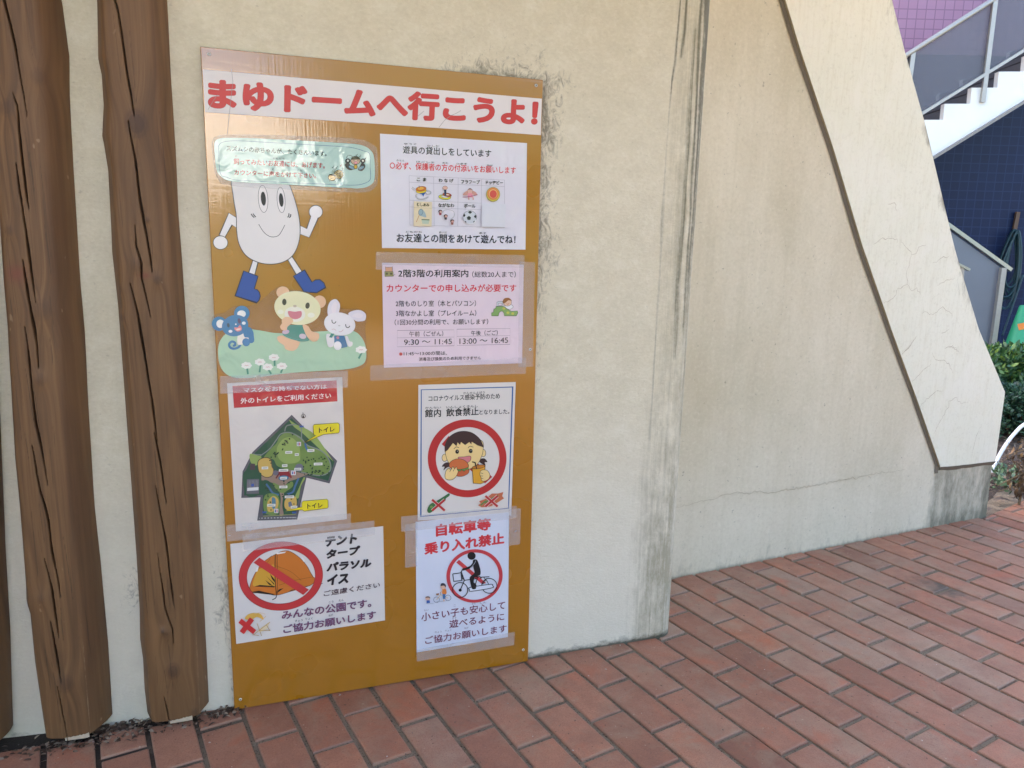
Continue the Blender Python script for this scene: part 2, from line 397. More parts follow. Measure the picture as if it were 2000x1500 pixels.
def clip(poly, p0, n):
    out = []
    for i in range(len(poly)):
        a, b = poly[i], poly[(i + 1) % len(poly)]; da, db = (a - p0) @ n, (b - p0) @ n
        if da >= 0: out.append(a)
        if (da >= 0) != (db >= 0): out.append(a + (b - a) * da / (da - db))
    return out
BU = np.array([0.2075, -0.9782]); BV = np.array([0.9782, 0.2075]); PITCH_V, PITCH_U = 0.1232, 0.2465
def build_bricks():
    V = []; Fc = []; tone = []; grey = []; edge = []; n0 = 0
    for j in range(-52, 70):
        v0 = 1.008 + 0.0035 + j * PITCH_V
        for i in range(-12, 36):
            u0 = 0.430 + i * PITCH_U + (0.121 if j % 2 else 0.0) + random.gauss(0, 0.0016)
            c = BU * (u0 + PITCH_U / 2) + BV * (v0 + PITCH_V / 2)
            if not (-4.2 < c[0] < 7.5 and -5.5 < c[1] < 1.6): continue
            if c[1] > (0.16 if c[0] < 1.40 else (0.9 if c[0] < 3.66 else 9)): continue
            dv = random.gauss(0, 0.0009); gu = random.uniform(0.011, 0.0165); gv = random.uniform(0.0105, 0.014)
            q = [BU * (u0 + a * (PITCH_U - gu)) + BV * (v0 + dv + b * (PITCH_V - gv)) for a, b in ((0, 0), (1, 0), (1, 1), (0, 1))]
            if c[0] < -0.05 and c[1] > -0.2: q = clip(q, np.array([0, -0.004 if c[0] > -0.05 else -0.012 + random.uniform(-.02, .01)]), np.array([0.0, -1.0]))
            if len(q) >= 3: q = clip(q, EDGE_A, EN) if c[0] > 3.66 else q
            if len(q) < 3: continue
            cc = sum(q) / len(q)
            if max(np.linalg.norm(a - cc) for a in q) < 0.02: continue
            area = 0.5 * sum(q[k][0] * q[(k + 1) % len(q)][1] - q[(k + 1) % len(q)][0] * q[k][1] for k in range(len(q)))
            if abs(area) < 0.0006: continue
            if area < 0: q = q[::-1]
            h = random.gauss(0, 0.0011); tx, ty = random.gauss(0, 0.006), random.gauss(0, 0.006)
            def z(p, d): return h + (p[0] - cc[0]) * tx + (p[1] - cc[1]) * ty + d
            m = len(q); rings = []
            for off, d in ((0.0, -0.03), (0.0, -0.0042), (0.0016, -0.0012), (0.0048, 0.0)):
                ring = []
                for k in range(m):
                    a, b, e = q[k - 1], q[k], q[(k + 1) % m]
                    n1 = np.array([-(b - a)[1], (b - a)[0]]); n1 /= np.linalg.norm(n1) + 1e-9
                    n2 = np.array([-(e - b)[1], (e - b)[0]]); n2 /= np.linalg.norm(n2) + 1e-9
                    nn = n1 + n2; nn /= max(0.5, (nn @ nn) / 2)
                    p = b + nn * off * 1.0
                    ring.append((p[0], p[1], z(p, d)))
                rings.append(ring)
            b0 = len(V)
            for ring in rings: V.extend(ring)
            for r in range(3): Fc += [(b0 + r * m + k, b0 + r * m + (k + 1) % m, b0 + (r + 1) * m + (k + 1) % m, b0 + (r + 1) * m + k) for k in range(m)]
            Fc.append(tuple(b0 + 3 * m + k for k in range(m)))
            t = min(1, max(0, random.gauss(0.5, 0.22))); gg = random.gauss(0.02, 0.16)
            gg += 0.10 * min(1, max(0, (cc[0] - 0.9) / 1.2))  # bricks painted paler to the right, imitating the brighter light there
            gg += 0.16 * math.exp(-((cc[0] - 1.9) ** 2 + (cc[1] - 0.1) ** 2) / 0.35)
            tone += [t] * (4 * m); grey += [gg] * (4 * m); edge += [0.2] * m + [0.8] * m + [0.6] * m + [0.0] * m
    o = mesh_obj('brick_paving', V, Fc, M_BRICK, smooth=False)
    me = o.data
    P = np.array(V)
    ps = on_z(1852, 1150); pp = [on_z(1610, 1262), on_z(1870, 1250)]
    # stains need their own resolution, so they sit on the vertices of nearby bricks only through the shader's noise
    st = np.exp(-(((P[:, 0] - ps[0]) / 0.13) ** 2 + ((P[:, 1] - ps[1]) / 0.10) ** 2)) * 1.0
    pl = sum(np.exp(-(((P[:, 0] - c[0]) / 0.10) ** 2 + ((P[:, 1] - c[1]) / 0.08) ** 2)) for c in pp)
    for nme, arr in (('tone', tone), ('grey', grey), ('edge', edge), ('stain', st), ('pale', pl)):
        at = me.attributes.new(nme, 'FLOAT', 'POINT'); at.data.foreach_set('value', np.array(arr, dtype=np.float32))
    return tag(o, kind='structure')
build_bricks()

# planting bed beyond the paving
def bed():
    xs = np.linspace(3.3, 13, 90); ys = np.linspace(0.3, 9, 90); X, Y = np.meshgrid(xs, ys)
    Z = -0.035 + 0.05 * fbm(X * 2.2, Y * 2.2, 5) + 0.03 * fbm(X * 9, Y * 9, 9)
    d = (X - EDGE_A[0]) * EN[0] + (Y - EDGE_A[1]) * EN[1]
    Z = np.where((d > -0.02) | (X < 3.74), -0.05, Z - 0.03 * np.exp(d / 0.1) + 0.005)
    tag(grid_obj('planting_bed', np.stack([X, Y, Z], -1), M_SOIL), kind='structure')
bed()

# ------------------------------------------------------------------ plaster wall behind the board and logs
WTOP = 2.95
def wall_y(x): return 0.016 + 0.085 * np.maximum(0, -x - 0.02) ** 1.15
def front_wall():
    xs = np.concatenate([np.arange(-7, -2.2, 0.2), np.arange(-2.2, -0.7, 0.03), np.arange(-0.7, 0.9, 0.006), np.arange(0.9, 1.411, 0.0022)])
    r = 0.055; th = np.linspace(0, math.pi / 2, 34)[1:]
    X = np.concatenate([xs, 1.412 + r * np.sin(th), np.full(6, 1.467)])
    Yb = np.concatenate([wall_y(xs), 0.016 + r - r * np.cos(th), np.linspace(0.1, 0.62, 6)])
    zs = np.concatenate([np.arange(-0.1, 0.12, 0.004), np.arange(0.12, WTOP, 0.009)])
    S = np.concatenate([xs, 1.412 + r * np.sin(th), 1.49 + np.linspace(0.03, 0.5, 6)])     # length along the skin
    SX, Z = np.meshgrid(S, zs); XX, _ = np.meshgrid(X, zs); YY, _ = np.meshgrid(Yb, zs)
    # plaster is never quite flat; the corner batters outwards very slightly with height
    wob = 0.004 * (fbm(SX * 3.0, Z * 3.0, 21) - 0.5) + 0.0016 * (fbm(SX * 14, Z * 14, 22) - 0.5)
    near = np.exp(-((np.maximum(0, np.maximum(-SX, SX - 0.91))) / 0.05) ** 2)
    YY = YY + wob * (1 - 0.9 * near) + 0.004 * (1 - near) * 0
    XX = XX + np.where(SX > 1.3, (SX - 1.3) / 0.15 * 0.010 * np.clip((Z - 0.2) / 1.9, 0, 1), 0)
    lx = lambda pts: [(float(on_y(a, b, 0.02)[0]), float(on_y(a, b, 0.02)[2])) for a, b in pts]
    al = np.zeros_like(SX)
    def stroke(pts, wd, s0, s1, jit=0.004, seed=0):
        nonlocal al
        if pts[0][1] < 0: k_ = (pts[0][0] - pts[1][0]) / (pts[0][1] - pts[1][1]); pts = [(pts[0][0] - 420 * k_, pts[0][1] - 420)] + pts[1:]
        d, f = seg_dist(SX + jit * (vnoise(Z * 9, Z * 0 + 3, seed) - 0.5) * 2, Z, lx(pts))
        ww = 1.9 * wd * (0.55 + 0.9 * vnoise(Z * 7, Z * 0, seed + 5))
        al = np.maximum(al, np.exp(-(d / ww) ** 2) * 1.2 * (s0 + (s1 - s0) * f))
    stroke([(1330, -40), (1322, 60), (1316, 115), (1309, 160), (1303, 250), (1297, 350), (1290, 480), (1283, 600), (1275, 720), (1268, 860)], 0.0028, 0.86, 0.36, 0.002, 1)
    stroke([(1340, -40), (1333, 60), (1326, 112)], 0.0025, 0.8, 0.7, 0.002, 2)
    stroke([(1383, -40), (1378, 60), (1371, 150), (1362, 300), (1354, 420), (1348, 520), (1343, 620), (1338, 720), (1330, 850)], 0.0105, 1.05, 0.42, 0.006, 3)
    stroke([(1366, -40), (1362, 60), (1356, 180), (1349, 300), (1344, 420), (1337, 540), (1331, 640)], 0.0042, 0.95, 0.55, 0.003, 4)
    stroke([(1354, 60), (1346, 160), (1339, 280), (1333, 400), (1325, 500), (1320, 600), (1316, 700)], 0.0055, 0.6, 0.72, 0.004, 5)
    stroke([(1389, -40), (1383, 120), (1374, 300), (1366, 420), (1358, 560), (1350, 700), (1340, 900), (1330, 1050)], 0.0034, 1.1, 0.5, 0.001, 6)
    mo = 0.70 * sstep(1.27, 1.39, SX) * (0.62 + 0.38 * sstep(1.2, 0.1, Z)) * (1 - sstep(1.462, 1.466, SX))
    mo = np.maximum(mo, 0.9 * sstep(1.20, 1.42, SX) * sstep(1.4, 0.2, Z) * (1 - sstep(1.462, 1.466, SX)))
    # scuffs: right of the board and above it
    top = 1.82; dx = np.maximum(0, SX - 0.91)
    blob = 0.55 + 0.9 * fbm(SX * 9, Z * 9, 51)
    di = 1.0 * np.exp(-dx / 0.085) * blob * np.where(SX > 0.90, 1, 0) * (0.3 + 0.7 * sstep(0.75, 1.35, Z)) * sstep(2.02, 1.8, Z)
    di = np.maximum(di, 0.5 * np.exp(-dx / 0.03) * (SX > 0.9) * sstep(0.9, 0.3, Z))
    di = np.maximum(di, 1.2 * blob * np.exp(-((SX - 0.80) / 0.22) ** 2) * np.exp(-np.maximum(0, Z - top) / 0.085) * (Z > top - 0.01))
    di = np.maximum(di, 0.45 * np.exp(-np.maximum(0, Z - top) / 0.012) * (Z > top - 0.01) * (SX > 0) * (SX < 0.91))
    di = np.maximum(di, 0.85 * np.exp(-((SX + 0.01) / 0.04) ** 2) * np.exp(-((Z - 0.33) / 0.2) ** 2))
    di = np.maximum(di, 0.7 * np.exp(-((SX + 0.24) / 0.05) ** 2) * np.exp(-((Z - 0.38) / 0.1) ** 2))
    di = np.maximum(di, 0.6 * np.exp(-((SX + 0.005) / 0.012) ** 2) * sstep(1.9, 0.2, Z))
    ft = (0.95 * np.exp(-np.maximum(0, Z) / 0.012) + 0.32 * np.exp(-np.maximum(0, Z) / 0.07)) * (0.35 + 0.65 * sstep(-0.1, 0.9, SX))  # grime along the foot, with contact shade painted into the same band
    pa = sstep(1.05, 0.15, Z) * 0.8
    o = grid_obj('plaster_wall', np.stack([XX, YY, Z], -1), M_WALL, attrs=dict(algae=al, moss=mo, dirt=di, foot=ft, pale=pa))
    return tag(o, 'cream plaster wall with dark run-off streaks down its rounded corner', 'wall', kind='thing')
front_wall()

# ------------------------------------------------------------------ pier beyond the corner, with its slanted outer edge
OUT = [(1722, -50), (1735, 0), (1760, 100), (1800, 240), (1838, 400), (1860, 490), (1905, 640), (1957, 765), (1938, 903), (1926, 1008), (1925, 1030)]
out_st = [b_st(*p) for p in OUT]
slope_top = (out_st[1][0] - out_st[3][0]) / (out_st[1][1] - out_st[3][1])
out_z = np.array([2.76] + [q[1] for q in out_st[1:]][:]); out_s = np.array([out_st[1][0] + (2.76 - out_st[1][1]) * slope_top] + [q[0] for q in out_st[1:]])
out_z[-1] = -0.1
def right_s(z): return np.interp(z, out_z[::-1], out_s[::-1])
def bp(s, z, off=0.0):
    return PB0 + PBD * s + np.array([0, 0, z]) + PBN * off
GRV = [b_st(*p) for p in [(1520, 0), (1549, 95), (1615, 290), (1672, 480), (1730, 645), (1780, 780), (1815, 880), (1826, 912)]]
gz = np.array([q[1] for q in GRV]); gs = np.array([q[0] for q in GRV])
gz = np.concatenate([[2.76], gz]); gs = np.concatenate([[gs[0] + (2.76 - gz[1]) * (gs[0] - gs[2]) / (gz[1] - gz[3])], gs])
def groove_s(z): return np.interp(z, gz[::-1], gs[::-1])
CRK = [b_st(*p) for p in [(1300, 996), (1325, 990), (1350, 985), (1368, 978), (1390, 974), (1410, 966), (1440, 961), (1462, 962), (1478, 958), (1500, 964), (1530, 956), (1570, 951), (1610, 944), (1660, 934), (1710, 925), (1765, 917)]]
def pier():
    zs = np.concatenate([np.arange(-0.1, 0.5, 0.006), np.arange(0.5, 2.76, 0.012), [2.76]]); t = np.linspace(0, 1, 330)
    T, Z = np.meshgrid(t, zs); S = -0.45 + T * (right_s(Z) + 0.45)
    off = 0.004 * (fbm(S * 3, Z * 3, 31) - 0.5) + 0.0015 * (fbm(S * 16, Z * 16, 32) - 0.5)
    # hairline crack along the change of coat: a real groove
    cs = np.array([c[0] for c in CRK]); cz = np.array([c[1] for c in CRK])
    zc = np.interp(S, cs, cz)
    sp_ = 0.05 + 0.12 * sstep(0.1, 1.2, S); low = 0.7 * sstep(1.0, -1.0, (Z - zc - 0.09 * (fbm(S * 5, Z * 5, 4) - 0.5)) / sp_)
    low = np.maximum(low, 0.55 * sstep(0.9, 0.2, Z))
    P = PB0[None, None] + PBD[None, None] * S[..., None] + PBN[None, None] * off[..., None]; P = P + np.stack([0 * Z, 0 * Z, Z], -1)
    blk = sstep(1.50, 1.60, S) * sstep(0.325, 0.30, Z)
    gr = 0.72 * blk * (0.7 + 0.5 * fbm(S * 14, Z * 1.5, 8)) + 0.25 * blk * sstep(0.1, 0.0, Z) + 0.2 * sstep(1.9, 2.0, S) * blk
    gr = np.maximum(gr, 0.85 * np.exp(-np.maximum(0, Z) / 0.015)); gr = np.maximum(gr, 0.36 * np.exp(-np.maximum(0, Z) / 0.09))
    o = grid_obj('rendered_pier', P, M_PIER, attrs=dict(low=low, grime=gr))
    tag(o, 'weathered beige pier with slanted outer edge beyond the streaked corner', 'wall', kind='thing')
    # side and back of the pier so that it is a solid wall
    b = MB(); prof = [(float(right_s(z)), float(z)) for z in out_z]
    n = len(prof); v = [bp(s, z, 0.0) for s, z in prof] + [bp(s, z, -0.30) for s, z in prof]
    b.add(v, [(i, i + 1, n + i + 1, n + i) for i in range(n - 1)])
    v2 = [bp(s, z, -0.30) for s, z in prof] + [bp(-0.45, z, -0.30) for s, z in prof]
    b.add(v2, [(i, i + 1, n + i + 1, n + i) for i in range(n - 1)])
    b.build('side_face', M_CLAD, o)
    # raised face right of the groove
    zs = np.concatenate([np.linspace(0.318, 2.76, 300)]); t = np.linspace(0, 1, 150); T, Z = np.meshgrid(t, zs)
    zb = np.interp(T, [0, 1], [0.318, 0.303]); Z = zb + (Z - 0.318) / (2.76 - 0.318) * (2.76 - zb)
    L = groove_s(Z) + 0.022; Rr = right_s(Z) + 0.002; S = L + T * (Rr - L)
    offc = 0.014 + 0.003 * (fbm(S * 4, Z * 4, 41) - 0.5)
    P = PB0[None, None] + PBD[None, None] * S[..., None] + PBN[None, None] * offc[..., None] + np.stack([0 * Z, 0 * Z, Z], -1)
    dr = Rr - S
    gr = 0.85 * np.exp(-dr / 0.035) * (0.3 + 0.9 * sstep(0.45, 0.75, fbm(Z * 7, Z * 0, 12))) * sstep(0.8, 1.1, Z)
    gr = np.maximum(gr, 0.55 * np.exp(-dr / 0.11) * sstep(0.55, 0.9, fbm(S * 6, Z * 6, 13) + 0.2))
    gr = np.maximum(gr, 0.3 * np.exp(-(((Z - 0.68) / 0.3) ** 2)) * sstep(0.3, 0.1, dr) * fbm(S * 9, Z * 9, 15))
    c = grid_obj('raised_face', P, M_CLAD, o, attrs=dict(grime=gr))
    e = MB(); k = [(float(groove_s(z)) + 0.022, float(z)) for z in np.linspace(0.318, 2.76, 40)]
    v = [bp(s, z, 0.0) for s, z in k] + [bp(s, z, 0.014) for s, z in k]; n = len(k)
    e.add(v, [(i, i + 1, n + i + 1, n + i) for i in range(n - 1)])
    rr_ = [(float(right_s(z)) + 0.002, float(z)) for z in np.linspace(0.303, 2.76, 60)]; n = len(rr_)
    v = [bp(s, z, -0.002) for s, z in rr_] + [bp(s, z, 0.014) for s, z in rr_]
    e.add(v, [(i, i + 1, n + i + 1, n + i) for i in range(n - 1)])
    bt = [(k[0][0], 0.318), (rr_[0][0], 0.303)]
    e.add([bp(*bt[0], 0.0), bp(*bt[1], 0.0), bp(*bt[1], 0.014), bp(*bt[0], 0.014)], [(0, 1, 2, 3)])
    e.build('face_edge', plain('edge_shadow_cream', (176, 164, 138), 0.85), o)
    # sealant in the joint: down the slant, then along the foot
    sb = MB(); n = 60; zz = np.linspace(0.285, 2.76, n); va = []
    for z in zz:
        s = float(groove_s(z)); jj = 0.0015 * (vnoise(np.array([z * 30]), np.array([0.0]), 3)[0] - 0.5)
        va += [bp(s + jj, z, 0.003), bp(s + 0.0225, z, 0.005)]
    sb.add(va, [(2 * i, 2 * i + 1, 2 * i + 3, 2 * i + 2) for i in range(n - 1)])
    a0 = float(groove_s(0.31)); a1 = float(right_s(0.3)); m = 60; vb = []
    for i in range(m + 1):
        t_ = i / m; s = a0 + 0.02 + (a1 + 0.004 - a0 - 0.02) * t_; zt = 0.318 + (0.303 - 0.318) * t_ + 0.004 * (vnoise(np.array([s * 25]), np.array([1.0]), 6)[0] - 0.3); zl = zt - 0.018 - 0.006 * vnoise(np.array([s * 18]), np.array([4.0]), 9)[0]
        vb += [bp(s, zl, 0.004), bp(s, zt, 0.016)]
    sb.add(vb, [(2 * i, 2 * i + 1, 2 * i + 3, 2 * i + 2) for i in range(m)])
    sb.build('sealant_joint', plain('grey_sealant', (112, 104, 92), 0.8, 0, 0.25, 30, 0.4), o)
    # cracks
    cr = MB(); random.seed(3)
    def crack(pts, wd, off):
        P_ = []; 
        for i in range(len(pts) - 1):
            a, b_ = np.array(pts[i]), np.array(pts[i + 1]); L_ = np.linalg.norm(b_ - a); nn = max(2, int(L_ / 0.012))
            for q in range(nn):
                j = random.gauss(0, 0.0028) if (i or q) else 0; t_ = q / nn; d = (b_ - a) / (L_ + 1e-9); P_.append(a + (b_ - a) * t_ + np.array([-d[1], d[0]]) * j)
        P_.append(np.array(pts[-1])); v = []; N = len(P_)
        for i, p in enumerate(P_):
            d = P_[min(i + 1, N - 1)] - P_[max(i - 1, 0)]; d /= np.linalg.norm(d) + 1e-9; nrm = np.array([-d[1], d[0]])
            ww = wd * (0.4 + 0.6 * math.sin(math.pi * (i + 0.5) / N)) * random.uniform(0.6, 1.3)
            v += [bp(*(p + nrm * ww / 2), off), bp(*(p - nrm * ww / 2), off)]
        cr.add(v, [(2 * i, 2 * i + 1, 2 * i + 3, 2 * i + 2) for i in range(N - 1)])
    c5 = lambda x, y: b_st(1700 + x / 4.687, 380 + y / 4.687); c6 = lambda x, y: b_st(1700 + x / 3.75, 640 + y / 3.75)
    crack(CRK, 0.0024, 0.0036)
    cr.build('coat_crack', plain('crack_brown', (172, 158, 130), 0.9), o); cr = MB()
    for L_ in ([(0, 455), (60, 410), (130, 400), (215, 405), (215, 440)], [(250, 435), (320, 510), (345, 555), (385, 540), (410, 480), (480, 460)], [(345, 555), (325, 640), (300, 720), (310, 820), (225, 860), (180, 950), (90, 995)],
               [(310, 820), (350, 880), (395, 850), (430, 915)], [(440, 1085), (475, 1065), (510, 1095), (560, 1080), (630, 1030), (720, 1085), (712, 1130)], [(255, 1465), (330, 1390), (390, 1290)],
               [(540, 625), (620, 580), (690, 560)], [(580, 830), (660, 790), (740, 765)], [(130, 90), (190, 75), (210, 150)], [(620, 1265), (690, 1230)], [(660, 1400), (720, 1385), (780, 1440)]):
        crack([c5(*q) for q in L_], 0.0017, 0.0172)
    for L_ in ([(280, 390), (330, 340), (420, 260)], [(430, 180), (460, 240), (515, 235), (550, 260), (580, 330)], [(330, 580), (400, 510), (470, 450), (495, 460)], [(435, 780), (500, 660), (545, 580), (550, 530), (605, 510), (640, 550), (690, 540)],
               [(205, 190), (260, 140), (300, 80)], [(720, 930), (750, 800), (790, 700)], [(520, 150), (570, 130), (620, 170)]):
        crack([c6(*q) for q in L_], 0.0017, 0.0172)
    cr.build('hairline_crack', plain('crack_brown', (172, 158, 130), 0.9), o)
pier()

# ------------------------------------------------------------------ log posts
LY = -0.012
def log_post(name, left, right, prof, cracks, knots, reds, label, depth=0.062, seed=0, wear_s=()):
    lz = np.array([on_y(x, y, LY)[2] for x, y in left]); lx = np.array([on_y(x, y, LY)[0] for x, y in left])
    rz = np.array([on_y(x, y, LY)[2] for x, y in right]); rx = np.array([on_y(x, y, LY)[0] for x, y in right])
    zb = 0.030; zs = np.concatenate([np.arange(zb, 2.2, 0.0042), np.arange(2.2, WTOP, 0.05)])
    ex = lambda zq, zz, xx: np.interp(zq, zz[::-1], xx[::-1])
    n = 320
    pr = np.array(prof, float); seg = np.concatenate([[0], np.cumsum(np.hypot(*np.diff(pr, axis=0).T))]); tt = np.linspace(0, seg[-1], n)
    U = np.interp(tt, seg, pr[:, 0]); V = np.interp(tt, seg, pr[:, 1])
    ker = np.hanning(35); ker /= ker.sum()
    U = np.convolve(np.pad(U, 17, 'edge'), ker, 'valid'); V = np.convolve(np.pad(V, 17, 'edge'), ker, 'valid')
    Lx = ex(zs, lz, lx); Rx = ex(zs, rz, rx)
    c = (Lx + Rx) / 2; hw = (Rx - Lx) / 2
    UU, Z = np.meshgrid(U, zs); VV, _ = np.meshgrid(V, zs)
    X = c[:, None] + hw[:, None] * UU; Y = 0.030 + (depth + 0.0) * (VV) * 1.25
    lump = (fbm(UU * 1.0 + 7, Z * 1.4, seed, 2) - 0.5) * 0.006 + (fbm(UU * 4, Z * 0.8, seed + 3, 2) - 0.5) * 0.001
    Y = Y + lump * np.clip(1 - VV * 0, 0, 1)
    gr = X.copy(); ck = np.zeros_like(X); kn = np.zeros_like(X); rd = np.zeros_like(X)
    front = VV < 0.2
    for (px, py, r, st) in knots:
        p = on_y(px, py, -0.045); dx = X - p[0]; dz = (Z - p[2]); rr = np.hypot(dx, dz * 0.75); R1 = r * 1.45e-3
        gr = gr + np.sign(dx) * R1 * 0.9 * np.exp(-(rr / (R1 * 2.6)) ** 2) * np.where(front, 1, 0)
        kn = np.maximum(kn, st * sstep(R1, R1 * 0.7, rr) * front); kn = np.maximum(kn, 0.6 * st * np.exp(-((rr - R1) / (R1 * .22)) ** 2) * front)
        Y = Y - 0.0035 * np.exp(-(rr / (R1 * 1.6)) ** 2) * front
    for (px, py, a, b) in reds:
        p = on_y(px, py, -0.045); rd = np.maximum(rd, np.exp(-((X - p[0]) / (a * 1.45e-3)) ** 2 - ((Z - p[2]) / (b * 1.45e-3)) ** 2) * front)
    for (pts, wd) in cracks:
        pl = [tuple(on_y(a, b, -0.045)[[0, 2]]) for a, b in pts]
        jx = 0.0006 * (vnoise(Z * 60, Z * 0, seed + 9) - 0.5) + 0.004 * (vnoise(Z * 11, Z * 0, seed + 11) - 0.5)
        d, f = seg_dist(X + jx, Z, pl); ww = wd * 0.58 * 1.45e-3 * (0.16 + 0.84 * np.sin(np.pi * np.clip(f, 0.02, 0.98)) ** 0.55) * (0.35 + 0.35 * vnoise(Z * 22, Z * 0, seed + 17))
        m = np.clip(1.25 - d / ww, 0, 1) * front
        ck = np.maximum(ck, m)
    rr_ = np.random.default_rng(seed); hc = np.zeros_like(X); cw = np.median(hw)
    for q in range(34):
        zc = rr_.uniform(0.05, 2.1); ln = rr_.uniform(0.05, 0.22); xc = np.interp(zc, zs, c) + rr_.uniform(-0.75, 0.8) * cw; sl = rr_.normal(-0.03, 0.02)
        d, f = seg_dist(X + 0.001 * (vnoise(Z * 30, Z * 0, q) - 0.5), Z, [(xc, zc), (xc + sl * ln, zc + ln)]); hc = np.maximum(hc, rr_.uniform(.35, .8) * np.clip(1.2 - d / (0.0007 * (0.3 + np.sin(np.pi * np.clip(f, 0.02, .98)))), 0, 1) * front)
    Y = Y + 0.016 * ck + 0.0015 * hc
    ck = np.maximum(ck, hc)
    wear = np.zeros_like(X)
    for us in wear_s: wear = np.maximum(wear, 0.55 * np.exp(-((UU - us) / 0.03) ** 2) * sstep(0.75, 0.2, Z) * front)
    wear = np.maximum(wear, 0.35 * sstep(0.16, 0.03, Z) * front)
    P = np.stack([X, Y, Z], -1)
    o = grid_obj(name, P, M_WOOD, attrs=dict(grain=gr + seed, crack=ck, knot=kn, red=rd, wear=wear))
    tag(o, label, 'post', 'log posts against the plaster wall')
    # sawn end, pale where it has chipped
    cen = P[0].mean(0); v = [tuple(p) for p in P[0]] + [tuple(cen)]
    mesh_obj('sawn_end', v, [(i + 1, i, len(P[0])) for i in range(len(P[0]) - 1)], plain('sawn_wood', (96, 72, 50), 0.8), o)
    ch = MB(); k0 = int(n * 0.46); k1 = int(n * 0.60); vv = []
    for i in range(k0, k1):
        p = P[0][i]; h = 0.010 + 0.004 * ((i - k0) / (k1 - k0)) + 0.0025 * vnoise(np.array([i * 0.35]), np.array([0.0]), 3)[0]
        vv += [(p[0], p[1] + 0.002, p[2] - 0.010), (p[0], p[1] - 0.0015, p[2] - 0.010 + h)]
    ch.add(vv, [(2 * i, 2 * i + 2, 2 * i + 3, 2 * i + 1) for i in range(k1 - k0 - 1)])
    ch.build('chipped_foot', plain('bare_wood', (206, 190, 168), 0.7, 0, 0.2, 120), o)
    return o
PR_A = [(-1, 1.0), (-1.0, -.05), (-.80, -.78), (-.3, -.98), (.38, -1.0), (.52, -.93), (.86, -.35), (1.0, .05), (1, 1.0)]
PR_B = [(-1, 1.0), (-1.0, -.1), (-.80, -.74), (-.70, -.92), (-.2, -1.0), (.45, -.98), (.66, -.86), (.92, -.25), (1, .1), (1, 1.0)]
log_post('log_post',
    [(-46, -60), (-20, 300), (-2, 560), (5, 640), (8, 700), (12, 760), (20, 900), (30, 1000), (42, 1150), (43, 1180), (50, 1200), (60, 1300), (75, 1400), (84, 1455)],
    [(102, -60), (113, 0), (124, 80), (127, 100), (128, 180), (134, 300), (140, 400), (150, 560), (158, 650), (165, 800), (178, 1000), (190, 1110), (205, 1270), (215, 1430)],
    PR_A,
    [([(2, -60), (7, 0), (18, 43), (32, 100), (40, 150), (52, 227)], 5), ([(23, 180), (33, 207), (37, 257), (43, 317), (52, 390), (57, 410)], 5), ([(30, 320), (38, 377), (50, 443), (58, 500), (64, 545), (71, 590)], 5),
     ([(45, 508), (57, 584), (68, 646), (76, 719)], 6), ([(48, 640), (57, 705), (64, 768), (71, 820), (81, 885), (94, 948)], 5), ([(61, 872), (71, 924), (80, 962), (90, 1000), (98, 1050), (110, 1117), (117, 1167)], 6),
     ([(88, 1093), (100, 1150), (108, 1207), (115, 1247)], 5), ([(97, 1213), (110, 1273), (120, 1333)], 4.5), ([(112, 1337), (123, 1393), (133, 1443)], 3)],
    [(13, 210, 9, .5), (75, 150, 9, .35), (82, 605, 12, .35), (80, 742, 7, .4), (80, 1170, 6, .3), (128, 1335, 12, .5), (16, 450, 6, .4)], [(30, 535, 16, 14)],
    'thick brown log post full of long cracks, second from the yellow board', seed=3, wear_s=(-.8, .5))
log_post('log_post',
    [(180, -60), (183, 0), (185, 108), (188, 122), (192, 140), (196, 200), (193, 262), (196, 275), (205, 330), (211, 440), (213, 492), (225, 600), (240, 800), (252, 960), (262, 1100), (268, 1200), (269, 1260), (275, 1300), (278, 1360), (286, 1425)],
    [(324, -60), (328, 0), (335, 150), (343, 270), (344, 280), (350, 420), (358, 520), (368, 680), (378, 830), (390, 1000), (403, 1220), (411, 1405)],
    PR_B,
    [([(218, -60), (223, 0), (230, 20), (240, 67), (248, 133), (257, 187), (263, 227)], 5.5), ([(251, 237), (257, 277), (267, 333), (277, 407), (283, 450), (293, 500), (298, 530)], 6), ([(262, 440), (265, 480), (277, 515), (277, 546), (293, 619)], 4.5),
     ([(253, 553), (269, 619), (282, 688), (298, 785), (308, 861)], 6), ([(302, 844), (314, 903), (326, 983)], 4.5), ([(305, 948), (314, 1000), (322, 1050), (333, 1133), (340, 1185)], 4.5),
     ([(307, 1083), (318, 1150), (323, 1190), (337, 1230), (338, 1262)], 3.5), ([(320, 1360), (333, 1418)], 2.5)],
    [(267, 242, 15, .85), (308, 547, 6, .6), (288, 430, 3.5, .6), (236, 622, 5, .5), (265, 518, 7, .3), (338, 1310, 11, .75), (322, 1238, 8, .3), (318, 1233, 3, .8), (380, 1393, 6, .5), (234, 565, 4, .3)], [(283, 538, 9, 5)],
    'brown log post with one round dark knot high up, next to the yellow board', seed=11, wear_s=(-.76, .7))
log_post('log_post',
    [(-190, -60), (-176, 300), (-160, 700), (-140, 1100), (-112, 1440)],
    [(-60, -60), (-44, 300), (-22, 700), (-5, 1100), (4, 1250), (8, 1400), (10, 1460)],
    PR_A, [], [], [], 'log post of which only a dark sliver shows, farthest from the yellow board', seed=19)

